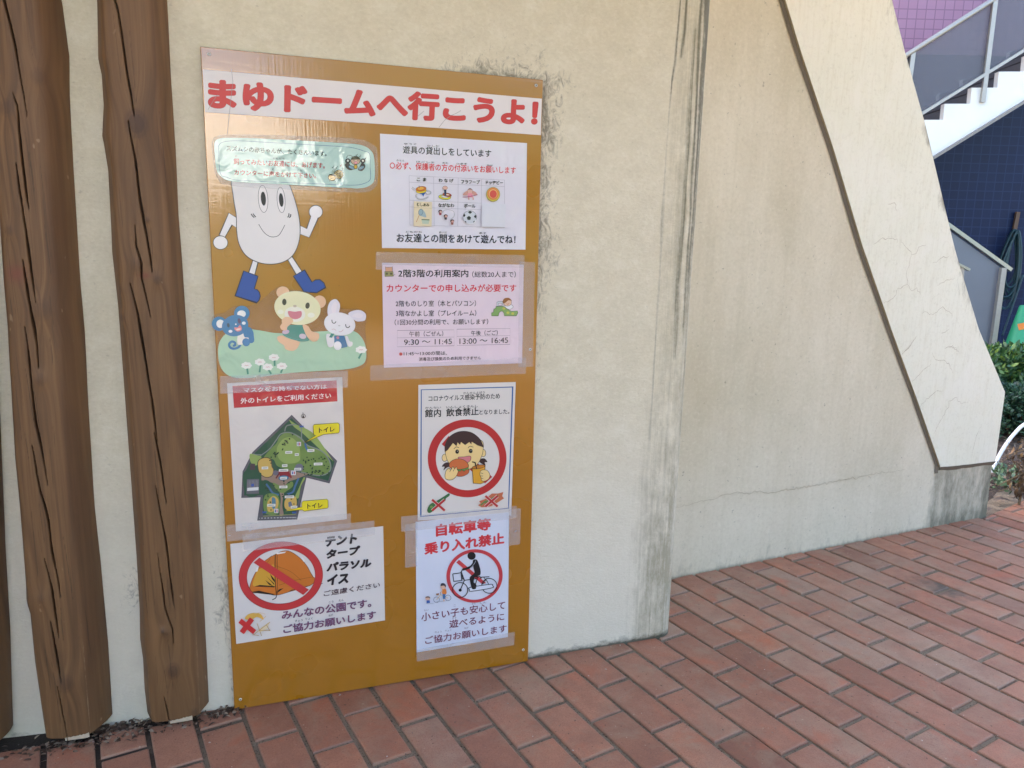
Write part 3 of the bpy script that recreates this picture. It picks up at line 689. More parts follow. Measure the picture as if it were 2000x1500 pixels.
# ------------------------------------------------------------------ notice board
BOARD_Y = 0.0
def board_material():
    k = NT('ochre_gloss_paint'); v = k.pos()
    c = k.mix(k.noise(v, 2.5, 4), srgb(164, 107, 19), srgb(175, 116, 24))
    s = k.ramp(k.noise(k.pos((50, 50, 50)), 1.0, 2), [(0.73, 0), (0.77, 1)]); c = k.mix(k.math('MULTIPLY', s, 0.35), c, srgb(110, 74, 24))
    ve = k.noise(k.pos((190, 1, 8)), 1.0, 3, 0.6, 0.3); ho = k.noise(k.pos((7, 1, 150)), 1.0, 3, 0.6, 0.3)
    b = k.bump(ve, 0.15, 0.0016); b = k.bump(ho, 0.10, 0.0014, b); b = k.bump(k.noise(v, 3.0, 1), 0.12, 0.01, b)
    k.p.inputs['Coat Weight'].default_value = 1.0; k.p.inputs['Coat Roughness'].default_value = 0.07; k.p.inputs['Coat IOR'].default_value = 1.62; k.l(b, k.p.inputs['Coat Normal'])
    return k.set(Base_Color=c, Roughness=k.ramp(k.noise(v, 3.0, 3), [(0.3, 0.24), (0.7, 0.34)]), Normal=b)
BRD = empty('notice_board', (0.455, 0.0, 0.0), 'tall glossy ochre yellow notice board screwed to the cream plaster wall', 'notice board')
b = MB(); T = 0.0135
pts = [(0.0, 0.002), (0.91, 0.002), (0.91, 1.82), (0.0, 1.82)]; i_ = 0.0015
v = [(x, T, z) for x, z in pts] + [(x, 0.0015, z) for x, z in pts] + [(x + (i_ if x < .5 else -i_), 0.0, z + (i_ if z < 1 else -i_)) for x, z in pts]
b.add(v, [(0, 1, 5, 4), (1, 2, 6, 5), (2, 3, 7, 6), (3, 0, 4, 7), (4, 5, 9, 8), (5, 6, 10, 9), (6, 7, 11, 10), (7, 4, 8, 11), (8, 9, 10, 11)])
b.build('panel', board_material(), BRD)
for (px, py) in ((408.5, 105.5), (1047, 167), (469.5, 1366), (1022, 1269), (1035.5, 682.5)):
    p = on_y(px, py, 0); s = MB(); rv = []
    s2 = MB()
    prof = [(0.0046, 0.0), (0.0044, 0.0012), (0.0028, 0.0022), (0.0018, 0.0020)]
    n = 16; vv = []
    for (r, h) in prof: vv += [(p[0] + r * math.cos(2 * math.pi * q / n), -h, p[2] + r * math.sin(2 * math.pi * q / n)) for q in range(n)]
    s.add(vv, [(i * n + q, i * n + (q + 1) % n, (i + 1) * n + (q + 1) % n, (i + 1) * n + q) for i in range(3) for q in range(n)])
    so_ = s.build('screw', plain('screw_steel', (206, 202, 194), 0.4, 0.2), BRD, True)
    vv = [(p[0] + 0.0019 * math.cos(2 * math.pi * q / n), -0.0019, p[2] + 0.0019 * math.sin(2 * math.pi * q / n)) for q in range(n)]
    s2.add(vv, [tuple(range(n))]); s2.build('recess', plain('screw_recess', (70, 60, 48), 0.7), so_)

# ------------------------------------------------------------------ printed things on the board
def crop(ox, oy, sc): return lambda x, y: (ox + x / sc, oy + y / sc)
def bez(pts, closed=True, k=6):
    """smooth curve through the points"""
    P = [np.array(p, float) for p in pts]; n = len(P); out = []
    rngk = range(n if closed else n - 1)
    for i in rngk:
        p0 = P[(i - 1) % n] if closed else P[max(i - 1, 0)]; p1 = P[i % n]; p2 = P[(i + 1) % n]; p3 = P[(i + 2) % n] if closed else P[min(i + 2, n - 1)]
        for q in range(k):
            t = q / k; out.append(0.5 * (2 * p1 + (p2 - p0) * t + (2 * p0 - 5 * p1 + 4 * p2 - p3) * t * t + (3 * p1 - p0 - 3 * p2 + p3) * t ** 3))
    if not closed: out.append(P[-1])
    return [tuple(p) for p in out]
def ell(cx, cy, rx, ry, rot=0, n=36, a0=0, a1=360):
    c, s = math.cos(R_(rot)), math.sin(R_(rot)); o = []
    m = n if a1 - a0 >= 360 else n + 1
    for i in range(m):
        t = R_(a0 + (a1 - a0) * i / n); x, y = rx * math.cos(t), ry * math.sin(t); o.append((cx + x * c - y * s, cy + x * s + y * c))
    return o
class Art:
    """flat printed shapes on the board; each new shape lies a hair in front of the one before"""
    STEP = 0.00005
    def __init__(s, cm, base, film=True, gloss=0.35): s.cm = cm; s.y = base; s.parts = {}; s.film = film; s.gloss = gloss; s.cur = None
    def new(s, name):
        k = name
        while k in s.parts: k += ' '
        s.part(k); return s
    def part(s, name): s.cur = s.parts.setdefault(name, (MB(), [])); s.pname = name; return s
    def _mi(s, rgb, mat=None):
        m = mat or ink(rgb, s.gloss, s.film); L = s.cur[1]
        if m not in L: L.append(m)
        return L.index(m)
    def raw(s, pts3): pass
    def pt(s, p): q = on_y(*s.cm(*p), 0.0); return (q[0], -s.y, q[2])
    def up(s, k=1): s.y += s.STEP * k
    def poly(s, pts, rgb, mat=None, adv=True):
        if adv: s.up()
        v = [s.pt(p) for p in pts]
        A = sum(v[i][0] * v[(i + 1) % len(v)][2] - v[(i + 1) % len(v)][0] * v[i][2] for i in range(len(v)))
        if A < 0: v = v[::-1]
        # triangulate, so that concave outlines fill properly
        from mathutils.geometry import tessellate_polygon
        tri = tessellate_polygon([[Vector((q[0], q[2], 0)) for q in v]])
        f = []
        for t in tri:
            a, b_, c = (v[t[0]], v[t[1]], v[t[2]])
            ar = (b_[0] - a[0]) * (c[2] - a[2]) - (c[0] - a[0]) * (b_[2] - a[2])
            if abs(ar) < 1e-12: continue
            f.append(tuple(t) if ar > 0 else tuple(t)[::-1])
        s.cur[0].add(v, f, s._mi(rgb, mat)); return s
    def stroke(s, pts, wd, rgb, closed=False, adv=True, mat=None):
        if adv: s.up()
        P = [np.array(p, float) for p in pts]; n = len(P); v = []
        for i in range(n):
            a = P[(i - 1) % n] if (closed or i) else P[0]; c = P[(i + 1) % n] if (closed or i < n - 1) else P[-1]
            d = c - a; d /= np.linalg.norm(d) + 1e-9; nr = np.array([-d[1], d[0]])
            sc = 1.0
            if 0 < i < n - 1 or closed:
                e = P[i] - a; e /= np.linalg.norm(e) + 1e-9; sc = 1 / max(0.55, abs(e @ d))
            v += [s.pt(P[i] + nr * wd / 2 * sc), s.pt(P[i] - nr * wd / 2 * sc)]
        m = n if closed else n - 1; f = []
        for i in range(m):
            j = (i + 1) % n; f.append((2 * i, 2 * i + 1, 2 * j + 1, 2 * j))
        # face the viewer
        a, b_, c = v[f[0][0]], v[f[0][1]], v[f[0][2]]
        if (b_[0] - a[0]) * (c[2] - a[2]) - (c[0] - a[0]) * (b_[2] - a[2]) < 0: f = [q[::-1] for q in f]
        s.cur[0].add(v, f, s._mi(rgb, mat)); return s
    def op(s, pts, rgb, wd=3, line=(40, 30, 28)):
        """filled shape with a drawn outline"""
        s.poly(pts, rgb); s.stroke(pts, wd, line, True); return s
    def ring(s, outer, inner, rgb):
        s.up(); n = len(outer); v = [s.pt(p) for p in outer] + [s.pt(p) for p in inner]
        f = [(i, (i + 1) % n, n + (i + 1) % n, n + i) for i in range(n)]
        a, b_, c = v[f[0][0]], v[f[0][1]], v[f[0][2]]
        if (b_[0] - a[0]) * (c[2] - a[2]) - (c[0] - a[0]) * (b_[2] - a[2]) < 0: f = [q[::-1] for q in f]
        s.cur[0].add(v, f, s._mi(rgb)); return s
    def text(s, body, bl, br, tl, rgb, bold=0.0, edge=None, shear=0.0, res=3):
        """lettering whose inked box spans the corner points bl, br, tl"""
        B, Rr, Tt = (np.array(s.pt(p)) for p in (bl, br, tl))
        def make(off):
            c = bpy.data.curves.new('txt', 'FONT'); c.body = body; c.size = 1.0; c.fill_mode = 'FRONT'; c.resolution_u = res; c.offset = off; c.shear = shear
            o = bpy.data.objects.new('txt', c); COL.objects.link(o); bpy.context.view_layer.update()
            me = bpy.data.meshes.new_from_object(o.evaluated_get(bpy.context.evaluated_depsgraph_get()))
            n = len(me.vertices); co = np.zeros(n * 3); me.vertices.foreach_get('co', co); co = co.reshape(-1, 3)
            fs = [tuple(p.vertices) for p in me.polygons]
            bpy.data.objects.remove(o); bpy.data.curves.remove(c); bpy.data.meshes.remove(me); return co, fs
        co0, fs0 = make(0.0); rm = bold + (edge[1] if edge else 0); mn = co0.min(0) - rm; mx = co0.max(0) + rm
        def lay(dx, dy, col):
            co = co0; fs = fs0
            u = (co[:, 0] + dx - mn[0]) / (mx[0] - mn[0]); t = (co[:, 1] + dy - mn[1]) / (mx[1] - mn[1])
            V = B + np.outer(u, Rr - B) + np.outer(t, Tt - B); V[:, 1] = -s.y
            if fs:
                a, b_, c = V[fs[0][0]], V[fs[0][1]], V[fs[0][2]]
                if (b_[0] - a[0]) * (c[2] - a[2]) - (c[0] - a[0]) * (b_[2] - a[2]) < 0: fs = [q[::-1] for q in fs]
            s.cur[0].add(V, fs, s._mi(col))
        for rad, col in ([(bold + edge[1], edge[0])] if edge else []) + [(bold, rgb)]:
            s.up(); n = 0 if rad < 0.004 else (4 if rad < 0.014 else (8 if rad < 0.03 else 16))
            lay(0, 0, col)
            for q in range(n):
                s.y += 0.000006; lay(rad * math.cos(2 * math.pi * (q + .5) / n), rad * math.sin(2 * math.pi * (q + .5) / n), col)
        return s
    def build(s, root):
        for n, (mb, ms) in s.parts.items():
            if mb.v: mb.build(n.strip(), ms, root)
def poster(name, label, cat, cm, sheet, base, rgb, gloss=0.35, film=True, group='notices on the yellow board'):
    """a sheet of paper on the board"""
    base *= 1.7
    q = [on_y(*cm(*p), 0.0) for p in sheet]; c = sum(q) / len(q)
    root = empty(name, (c[0], -base, min(p[2] for p in q)), label, cat, group)
    a = Art(cm, base, film, gloss)
    m = MB(); pts = [(p[0], -base, p[2]) for p in q]
    A = sum(pts[i][0] * pts[(i + 1) % len(pts)][2] - pts[(i + 1) % len(pts)][0] * pts[i][2] for i in range(len(pts)))
    if A < 0: pts = pts[::-1]
    m.prism(pts, (0, base * 0.5, 0)); m.build('sheet', ink(rgb, gloss, film), root)
    return root, a
def tape(a, pts, alpha=0.42, name='clear_tape'):
    a.new('tape_strip'); y = a.y; a.y = y + 0.0004; a.poly(pts, None, film_mat(name, alpha)); a.y = y
    return a

RED = (206, 62, 58); BLK = (14, 12, 16); WHITE = (226, 219, 219); SKIN = (238, 205, 140)

# --- title banner
cm = lambda x, y: (x, y)
root, a = poster('title_banner', 'long white banner with huge red lettering across the top of the yellow board', 'banner', cm,
    [(396, 136), (1058, 193), (1056, 264), (401, 219)], 0.0008, (228, 218, 214), 0.45, False)
a.part('lettering').text('まゆドームへ行こうよ！', (406, 213.5), (1049, 248), (406, 151.5), (204, 56, 48), 0.048, ((140, 46, 50), 0.006), res=5)
for P_ in ([(452, 135), (455, 160), (453, 175), (444, 262)], [(406, 215), (418, 195), (425, 185)], [(857, 249), (868, 235), (880, 226), (892, 221), (900, 216)], [(815, 228), (822, 222), (828, 217)]):
    a.new('crease').stroke(P_, 0.8, (150, 140, 136))
a.build(root)

# --- pale green sign about the bell crickets
cg = crop(410, 255, 5.882)
root = empty('cricket_sign', on_y(580, 375, 0), 'pale mint laminated sign with rounded corners and two cartoon crickets', 'sign', 'notices on the yellow board')
a = Art(cg, 0.0030, True, 0.25)
a.part('laminate').poly(bez([(25, 200), (30, 110), (80, 62), (230, 45), (700, 52), (1500, 82), (1740, 105), (1880, 170), (1925, 260), (1928, 560), (1880, 670), (1770, 710), (1500, 705), (700, 668), (200, 628), (100, 570), (50, 440)]), None, film_mat('laminate_film', 0.30, (220, 226, 226), 0.12, 1.0))
a.up(6)
a.part('sheet').poly(bez([(52, 200), (60, 130), (110, 95), (250, 85), (700, 100), (1500, 145), (1740, 170), (1850, 235), (1885, 330), (1890, 540), (1850, 620), (1740, 662), (1500, 655), (700, 612), (260, 585), (130, 530), (75, 440)]), (180, 208, 200))
a.part('border_line').stroke(bez([(102, 240), (108, 165), (170, 130), (330, 120), (700, 140), (1500, 185), (1640, 200), (1760, 235), (1832, 270), (1838, 420), (1840, 560), (1760, 612), (1650, 628), (1400, 620), (700, 590), (330, 572), (200, 540), (120, 490)], True, 8), 5, (52, 84, 130), True)
a.part('lettering').text('スズムシの赤ちゃんが、たくさんいます。', (190, 236), (1340, 297), (190, 172), (12, 14, 28), 0.024)
a.text('飼ってみたいお友達には、あげます。', (272, 390), (1320, 440), (272, 318), (166, 20, 40), 0.024)
a.text('カウンターに声をかけて下さい。', (280, 512), (1220, 553), (280, 448), (166, 20, 40), 0.024)
a.text('か', (290, 305), (315, 306), (290, 285), (120, 60, 70), 0.01); a.text('ともだち', (722, 333), (858, 338), (722, 310), (60, 60, 70), 0.01)
a.text('こえ', (672, 455), (738, 458), (672, 428), (60, 60, 70), 0.01); a.text('くだ', (1003, 470), (1062, 474), (1003, 446), (60, 60, 70), 0.01)
a.part('cricket_picture')
DK = (46, 36, 26)
a.stroke([(1640, 305), (1620, 290), (1590, 288)], 5, DK); a.stroke([(1675, 300), (1680, 285), (1695, 275)], 5, DK)
for x_, y_, r_ in ((1582, 350, 30), (1755, 350, 28)): a.poly(ell(x_, y_, r_, r_, 0, 16), (52, 46, 50)); a.poly(ell(x_, y_ - 2, 11, 12, 0, 12), (236, 234, 226))
a.poly(bez([(1550, 390), (1590, 370), (1620, 420), (1640, 450), (1600, 455), (1565, 430)]), (64, 54, 58)); a.poly(bez([(1780, 395), (1745, 372), (1715, 420), (1700, 455), (1745, 465), (1778, 430)]), (64, 54, 58))
a.op(ell(1625, 425, 38, 18, 25, 18), (120, 150, 166), 4, DK); a.op(ell(1735, 430, 38, 18, -25, 18), (120, 150, 166), 4, DK)
a.op(ell(1672, 418, 20, 24, 0, 18), (200, 160, 52), 4, DK); a.op(ell(1670, 345, 54, 48, 0, 28), (206, 176, 150), 5, DK)
a.poly(ell(1670, 345, 56, 50, 0, 24, 190, 350), (60, 44, 32)); a.op(ell(1672, 372, 20, 16, 0, 16), (228, 150, 158), 3, (90, 40, 44))
a.stroke([(1640, 350), (1652, 345), (1660, 350)], 4, DK); a.stroke([(1683, 350), (1692, 345), (1702, 350)], 4, DK)
for x0 in (1395, 1408, 1420): a.stroke([(x0, 510), (x0 + 8, 470), (x0 + 25, 440)], 3, DK)
a.op(ell(1478, 505, 52, 50, 20, 24), (140, 118, 52), 7, DK); a.stroke(bez([(1440, 470), (1470, 500), (1520, 480)], False), 5, DK); a.poly(ell(1492, 520, 18, 16, 0, 14), (110, 92, 40))
a.op(ell(1402, 540, 44, 36, 10, 22), (214, 176, 110), 6, DK); a.poly(ell(1405, 522, 44, 20, 10, 20, 180, 360), (54, 40, 28)); a.stroke([(1385, 550), (1400, 556), (1415, 550)], 3, DK)
for x0, y0 in ((1480, 555), (1500, 560), (1470, 560), (1370, 570), (1435, 578)): a.stroke([(x0, y0), (x0 + 6, y0 + 18)], 4, DK)
for x0, y0, cl in ((1570, 300, DK), (1718, 295, DK), (1780, 318, DK), (1408, 420, DK), (1452, 425, DK), (1500, 400, (160, 50, 60)), (1515, 450, DK)):
    a.poly(ell(x0, y0 + 8, 7, 5, -20, 10), cl); a.stroke([(x0 + 6, y0 + 8), (x0 + 8, y0 - 14), (x0 + 16, y0 - 8)], 3, cl)
a.build(root)

# --- white egg-shaped figure in blue boots
c3 = crop(400, 360, 3.847)
root = empty('egg_figure_cutout', on_y(530, 590, 0), 'white egg-shaped cutout figure with thin arms and legs, smiling, in blue boots', 'cutout', 'paper cutouts on the yellow board')
a = Art(c3, 0.0008, False, 0.4); OUTL = (52, 46, 46); EGG = (230, 223, 219)
a.new('arm').op([(180, 215), (238, 250), (238, 325), (205, 305), (150, 400), (108, 380)], (236, 230, 228), 5, OUTL)
a.op(ell(118, 438, 55, 51, 10, 32), (238, 232, 230), 5, OUTL); a.poly([(126, 395), (158, 408), (150, 425), (112, 410)], (238, 232, 230))
a.new('arm').op([(712, 308), (765, 333), (800, 232), (852, 255), (785, 400), (716, 375)], (236, 230, 228), 5, OUTL)
a.op(ell(834, 207, 51, 49, 0, 32), (238, 232, 230), 5, OUTL); a.poly([(800, 232), (848, 250), (840, 268), (796, 255)], (238, 232, 230))
a.new('leg').op([(365, 560), (402, 580), (372, 690), (326, 675)], (236, 230, 228), 5, OUTL); a.new('leg').op([(620, 560), (655, 540), (730, 655), (690, 685)], (236, 230, 228), 5, OUTL)
a.new('boot').op([(292, 650), (400, 690), (372, 785), (395, 792), (410, 810), (417, 840), (408, 870), (390, 890), (228, 838)], (44, 82, 156), 7, (34, 34, 50))
a.new('boot').op([(665, 690), (750, 643), (805, 735), (830, 718), (865, 716), (895, 740), (908, 775), (840, 815), (745, 808)], (44, 82, 156), 7, (34, 34, 50))
a.part('body').op(bez([(205, -60), (215, 100), (236, 230), (240, 350), (258, 450), (310, 535), (400, 586), (500, 600), (590, 583), (660, 535), (702, 450), (716, 350), (705, 230), (668, 90), (625, -20), (560, -130), (440, -180), (300, -150)]), EGG, 6, OUTL)
a.part('face').op(ell(438, 110, 36, 102, -4, 32), (236, 229, 226), 3, OUTL); a.op(ell(573, 118, 30, 96, -4, 32), (236, 229, 226), 3, OUTL)
a.poly(ell(440, 108, 19, 53, -5, 24), BLK); a.poly(ell(574, 118, 17, 52, -5, 24), BLK)
a.stroke(bez([(405, 300), (440, 355), (480, 388), (520, 395), (560, 378), (602, 305)], False, 8), 4, OUTL)
for P_ in ([(348, 222), (358, 238), (372, 250)], [(362, 220), (372, 234), (384, 246)], [(622, 248), (630, 236), (632, 218)], [(634, 252), (644, 240), (646, 224)]): a.stroke(bez(P_, False), 7, BLK)
a.build(root)

# --- laminated cutout: mouse, bear and rabbit on a hill
root = empty('animal_cutout', on_y(570, 735, 0), 'laminated cutout of blue mouse, cream bear and white rabbit on a green hill', 'cutout', 'paper cutouts on the yellow board')
a = Art(c3, 0.0026, True, 0.28)
a.part('laminate').poly(bez([(50, 1030), (70, 980), (150, 960), (220, 915), (300, 915), (400, 890), (530, 780), (600, 765), (640, 790), (760, 800), (830, 840), (890, 840), (920, 890), (960, 860), (1010, 870), (1030, 930), (1150, 935), (1215, 970), (1205, 1080), (1215, 1200), (1222, 1320), (1160, 1390), (900, 1412), (600, 1425), (300, 1462), (180, 1445), (110, 1380), (85, 1250), (100, 1150), (60, 1090)]), None, film_mat('brown_film', 0.30, (176, 140, 118), 0.2, 0.8))
a.up(4)
HILL = (170, 204, 174); TEAL = (62, 138, 128); PEA = (232, 186, 150); CREAM = (234, 226, 184); BLUE = (52, 122, 170); PW = (232, 226, 226)
a.part('hill').poly(bez([(100, 1250), (118, 1170), (180, 1110), (300, 1085), (420, 1098), (560, 1118), (800, 1108), (1000, 1098), (1110, 1100), (1170, 1140), (1205, 1210), (1210, 1310), (1170, 1360), (1050, 1390), (800, 1405), (600, 1420), (420, 1445), (260, 1455), (170, 1430), (115, 1360)]), HILL)
ca = crop(410, 560, 8.33); cb = crop(520, 550, 7.895)
def inv3(cf): return lambda p: ((cf(*p)[0] - 400) * 3.847, (cf(*p)[1] - 360) * 3.847)
A_ = inv3(ca); B_ = inv3(cb)
fa = lambda L: [A_(p) for p in L]; fb = lambda L: [B_(p) for p in L]
for (cf, x0, y0, sx, sy) in ((fa, 595, 1280, 610, 1420), (fa, 815, 1225, 800, 1390), (fa, 940, 1305, 990, 1415), (fa, 1040, 1150, 1045, 1285), (fa, 1170, 1290, 1145, 1400), (fb, 1460, 1050, 1415, 1185)):
    a.new('flower').stroke(cf([(x0 + 10, y0 + 40), (sx + 8, sy)]), 14, (66, 140, 118))
    P_ = []
    for i in range(26):
        t = 2 * math.pi * i / 26; r = 1 + 0.10 * math.cos(7 * t); P_.append((x0 + 84 * r * math.cos(t), y0 + 58 * r * math.sin(t) * (0.9 if math.sin(t) > 0 else 1.0)))
    a.poly(cf(P_), (238, 234, 226)); a.stroke(cf([(x0 - 30, y0 + 6), (x0 - 12, y0 - 8), (x0, y0 + 6), (x0 + 14, y0 - 8), (x0 + 32, y0 + 4)]), 3, (206, 150, 150))
a.part('mouse')
a.stroke(fa(bez([(500, 940), (460, 985), (390, 1005), (330, 985), (315, 930), (355, 890), (405, 905), (410, 945), (375, 960)], False, 6)), 17, BLUE)
a.poly(fa(bez([(460, 770), (540, 720), (620, 760), (620, 860), (540, 930), (450, 930)])), (238, 230, 218))
a.poly(fa(bez([(545, 680), (640, 655), (700, 720), (715, 800), (720, 880), (680, 915), (640, 900), (630, 830), (560, 810)])), BLUE); a.poly(fa(ell(590, 900, 62, 66, -20)), BLUE); a.poly(fa(ell(595, 900, 50, 54, -20)), (60, 132, 182))
for (x0, y0, r0) in ((150, 600, 118), (520, 430, 125)): a.poly(fa(ell(x0, y0, r0, r0 * 0.98)), BLUE)
a.poly(fa(ell(170, 600, 64, 68)), (240, 236, 230)); a.poly(fa(ell(515, 440, 70, 58)), (240, 236, 230))
a.poly(fa(ell(410, 630, 216, 172, -12)), BLUE)
a.poly(fa(ell(300, 625, 22, 36, -10)), (44, 66, 84)); a.poly(fa(ell(478, 555, 26, 44, -10)), (86, 72, 110))
for x0, y0, rx, ry in ((335, 722, 32, 24), (552, 590, 32, 26), (422, 608, 12, 12)): a.poly(fa(ell(x0, y0, rx, ry)), (240, 240, 240))
a.poly(fa(bez([(400, 660), (450, 660), (490, 620), (520, 690), (460, 725), (410, 700)])), (228, 140, 140)); a.poly(fa(ell(465, 690, 40, 14, -12)), (240, 214, 208))
a.part('bear')
a.poly(fb(ell(255, 165, 100, 92)), PEA); a.poly(fb(ell(820, 310, 98, 98)), PEA)
a.poly(fb(bez([(330, 680), (450, 665), (580, 680), (600, 800), (660, 900), (540, 920), (380, 880), (250, 800)])), TEAL)
a.poly(fb(bez([(560, 670), (640, 680), (700, 760), (800, 790), (815, 850), (780, 910), (700, 915), (620, 830)])), PEA)
a.poly(fb(bez([(170, 850), (250, 830), (330, 870), (500, 920), (510, 960), (470, 1030), (400, 1066), (300, 1040), (270, 980), (190, 920)])), PEA)
a.stroke(fb(bez([(250, 800), (400, 870), (560, 900), (660, 895)], False)), 5, (74, 156, 150)); a.poly(fb(ell(300, 772, 55, 34, -10)), (206, 180, 200)); a.poly(fb(ell(560, 840, 55, 40, 10)), (206, 190, 200))
a.poly(fb(ell(480, 405, 358, 258, 8, 48)), CREAM); a.poly(fb(ell(440, 500, 160, 118, 5)), (238, 232, 216))
a.poly(fb(ell(220, 465, 48, 34)), (240, 236, 212)); a.poly(fb(ell(690, 515, 55, 38)), (240, 236, 216))
a.poly(fb(ell(278, 312, 33, 50)), (64, 60, 54)); a.poly(fb(ell(635, 368, 33, 48, 10)), (64, 60, 54)); a.poly(fb(ell(440, 375, 28, 18)), (200, 180, 156))
a.poly(fb(bez([(335, 455), (440, 462), (538, 455), (535, 540), (450, 578), (365, 545)], True, 5)), (214, 124, 140))
a.poly(fb(bez([(240, 590), (300, 540), (390, 560), (410, 620), (330, 690), (310, 745), (240, 740), (212, 690), (240, 640)])), PEA)
a.part('rabbit')
a.poly(fb(bez([(960, 530), (945, 400), (990, 300), (1070, 270), (1130, 340), (1125, 440), (1080, 520)])), (226, 216, 224)); a.poly(fb(bez([(1260, 500), (1340, 445), (1450, 440), (1530, 500), (1520, 590), (1450, 610), (1370, 600)])), (226, 216, 224))
a.poly(fb(bez([(1030, 500), (1000, 400), (1050, 310), (1090, 350), (1070, 450)])), (234, 222, 226)); a.poly(fb(bez([(1320, 530), (1400, 480), (1490, 510), (1440, 560)])), (234, 222, 226))
a.poly(fb([(1050, 830), (1200, 830), (1250, 1000), (1160, 1020), (1080, 980), (1030, 900)]), (56, 118, 160)); a.poly(fb(bez([(1215, 850), (1250, 840), (1280, 910), (1325, 930), (1320, 985), (1260, 990)])), PW)
a.poly(fb(bez([(920, 830), (960, 800), (1040, 850), (1040, 960), (1010, 1005), (950, 990)])), PW); a.poly(fb(ell(1098, 985, 60, 68)), (240, 236, 234))
a.poly(fb(ell(1130, 650, 242, 176, 10, 44)), (232, 226, 228))
for x0, y0 in ((1040, 610), (1252, 678)): a.stroke(fb(bez([(x0 - 32, y0 - 25), (x0 - 22, y0 + 18), (x0 + 10, y0 + 28), (x0 + 34, y0 + 2)], False)), 6, (60, 56, 56))
a.poly(fb(ell(1122, 676, 18, 10)), (196, 188, 188)); a.stroke(fb(bez([(1115, 768), (1150, 768), (1185, 738)], False)), 4, (206, 160, 164)); a.stroke(fb(bez([(1005, 735), (1040, 728), (1075, 750)], False)), 4, (210, 180, 180))
a.poly(fb([(1000, 795), (1045, 800), (1010, 862), (965, 855)]), (58, 132, 124)); a.poly(fb(ell(1100, 860, 22, 22)), (196, 130, 150))
a.build(root)

# --- white sheet listing the toys one may borrow
c2 = crop(720, 120, 5.0); c4 = crop(720, 380, 4.053); ct = crop(780, 335, 9.09)
inv2 = lambda cf: (lambda p: ((cf(*p)[0] - 720) * 5.0, (cf(*p)[1] - 120) * 5.0))
T_ = inv2(ct); Q_ = inv2(c4); ft_ = lambda L: [T_(p) for p in L]; fq = lambda L: [Q_(p) for p in L]
root, a = poster('toy_lending_notice', 'white laminated notice with a small table of toy pictures under the banner', 'notice', c2,
    [(110, 706), (1545, 798), (1530, 1838), (130, 1822)], 0.0008, (226, 220, 230), 0.25)
a.part('lettering').text('遊具の貸出しをしています', (332, 900), (1195, 938), (332, 822), (30, 28, 40), 0.018)
a.text('○必ず、保護者の方の付添いをお願いします', (205, 1052), (1435, 1100), (205, 978), (214, 52, 66), 0.02)
for s_, x0, x1, y0 in (('ゆうぐ', 345, 468, 812), ('かしだ', 568, 690, 830)): a.text(s_, (x0, y0 + 2), (x1, y0 + 6), (x0, y0 - 16), BLK, 0.01)
for s_, x0, x1, y0 in (('かなら', 272, 345, 970), ('ほごしゃ', 465, 640, 985), ('かた', 720, 775, 996), ('つきそ', 850, 960, 1003), ('ねが', 1155, 1210, 1017)): a.text(s_, (x0, y0 + 4), (x1, y0 + 8), (x0, y0 - 14), BLK, 0.01)
q_ = lambda x, y: Q_((x, y))
a.text('お友達との間をあけて遊んでね！', q_(220, 378), q_(1160, 390), q_(220, 306), (34, 34, 62), 0.022)
for s_, x0, x1, y0 in (('ともだち', 292, 420, 303), ('あいだ', 555, 618, 307), ('あそ', 872, 930, 312)): a.text(s_, q_(x0, y0), q_(x1, y0 + 1), q_(x0, y0 - 15), BLK, 0.01)
a.part('table_lines')
for P_ in ([(168, 75), (1862, 152)], [(172, 190), (1860, 268)], [(180, 510), (1450, 562)], [(182, 628), (1450, 680)], [(185, 950), (1862, 995)], [(168, 75), (185, 950)], [(605, 95), (615, 965)], [(1040, 115), (1032, 972)], [(1455, 135), (1445, 985)], [(1862, 152), (1862, 995)]): a.stroke(ft_(P_), 1.6, (110, 100, 124))
t_ = lambda x, y: T_((x, y))
a.part('lettering')
for s_, x0, y0, x1, y1, h in (('こ ま', 305, 172, 475, 180, 66), ('わ な げ', 692, 190, 955, 200, 68), ('フラフープ', 1092, 215, 1425, 225, 72), ('ドッヂビー', 1530, 230, 1835, 238, 72), ('なわとび', 0, 0, 0, 0, 0), ('ながなわ', 685, 632, 968, 638, 72), ('ボール', 1142, 642, 1345, 648, 70)):
    if h: a.text(s_, t_(x0, y0), t_(x1, y1), t_(x0, y0 - h), BLK, 0.026)
a.part('toy_picture')
L0 = (44, 36, 44)
# spinning top and cord
a.stroke(ft_(bez([(470, 345), (540, 350), (550, 390), (490, 405), (460, 380)], False)), 7, L0); a.stroke(ft_(bez([(470, 345), (540, 350), (550, 390), (490, 405), (460, 380)], False)), 4, (226, 222, 232))
a.stroke(ft_(bez([(310, 400), (290, 440), (330, 485), (420, 490), (510, 450)], False)), 9, L0); a.stroke(ft_(bez([(310, 400), (290, 440), (330, 485), (420, 490), (510, 450)], False)), 5, (226, 222, 232))
a.op(ft_([(225, 275), (275, 320), (260, 335), (212, 300)]), (226, 222, 232), 2, L0)
a.poly(ft_([(330, 380), (470, 372), (435, 410), (420, 450), (400, 412)]), (44, 92, 170)); a.op(ft_(ell(385, 345, 92, 42, -6)), (228, 200, 60), 2, L0); a.op(ft_(ell(380, 310, 92, 46, -8)), (196, 104, 40), 2, L0); a.poly(ft_(ell(375, 302, 55, 24, -8)), (232, 170, 70)); a.stroke(ft_([(345, 250), (350, 300)]), 5, (60, 76, 120))
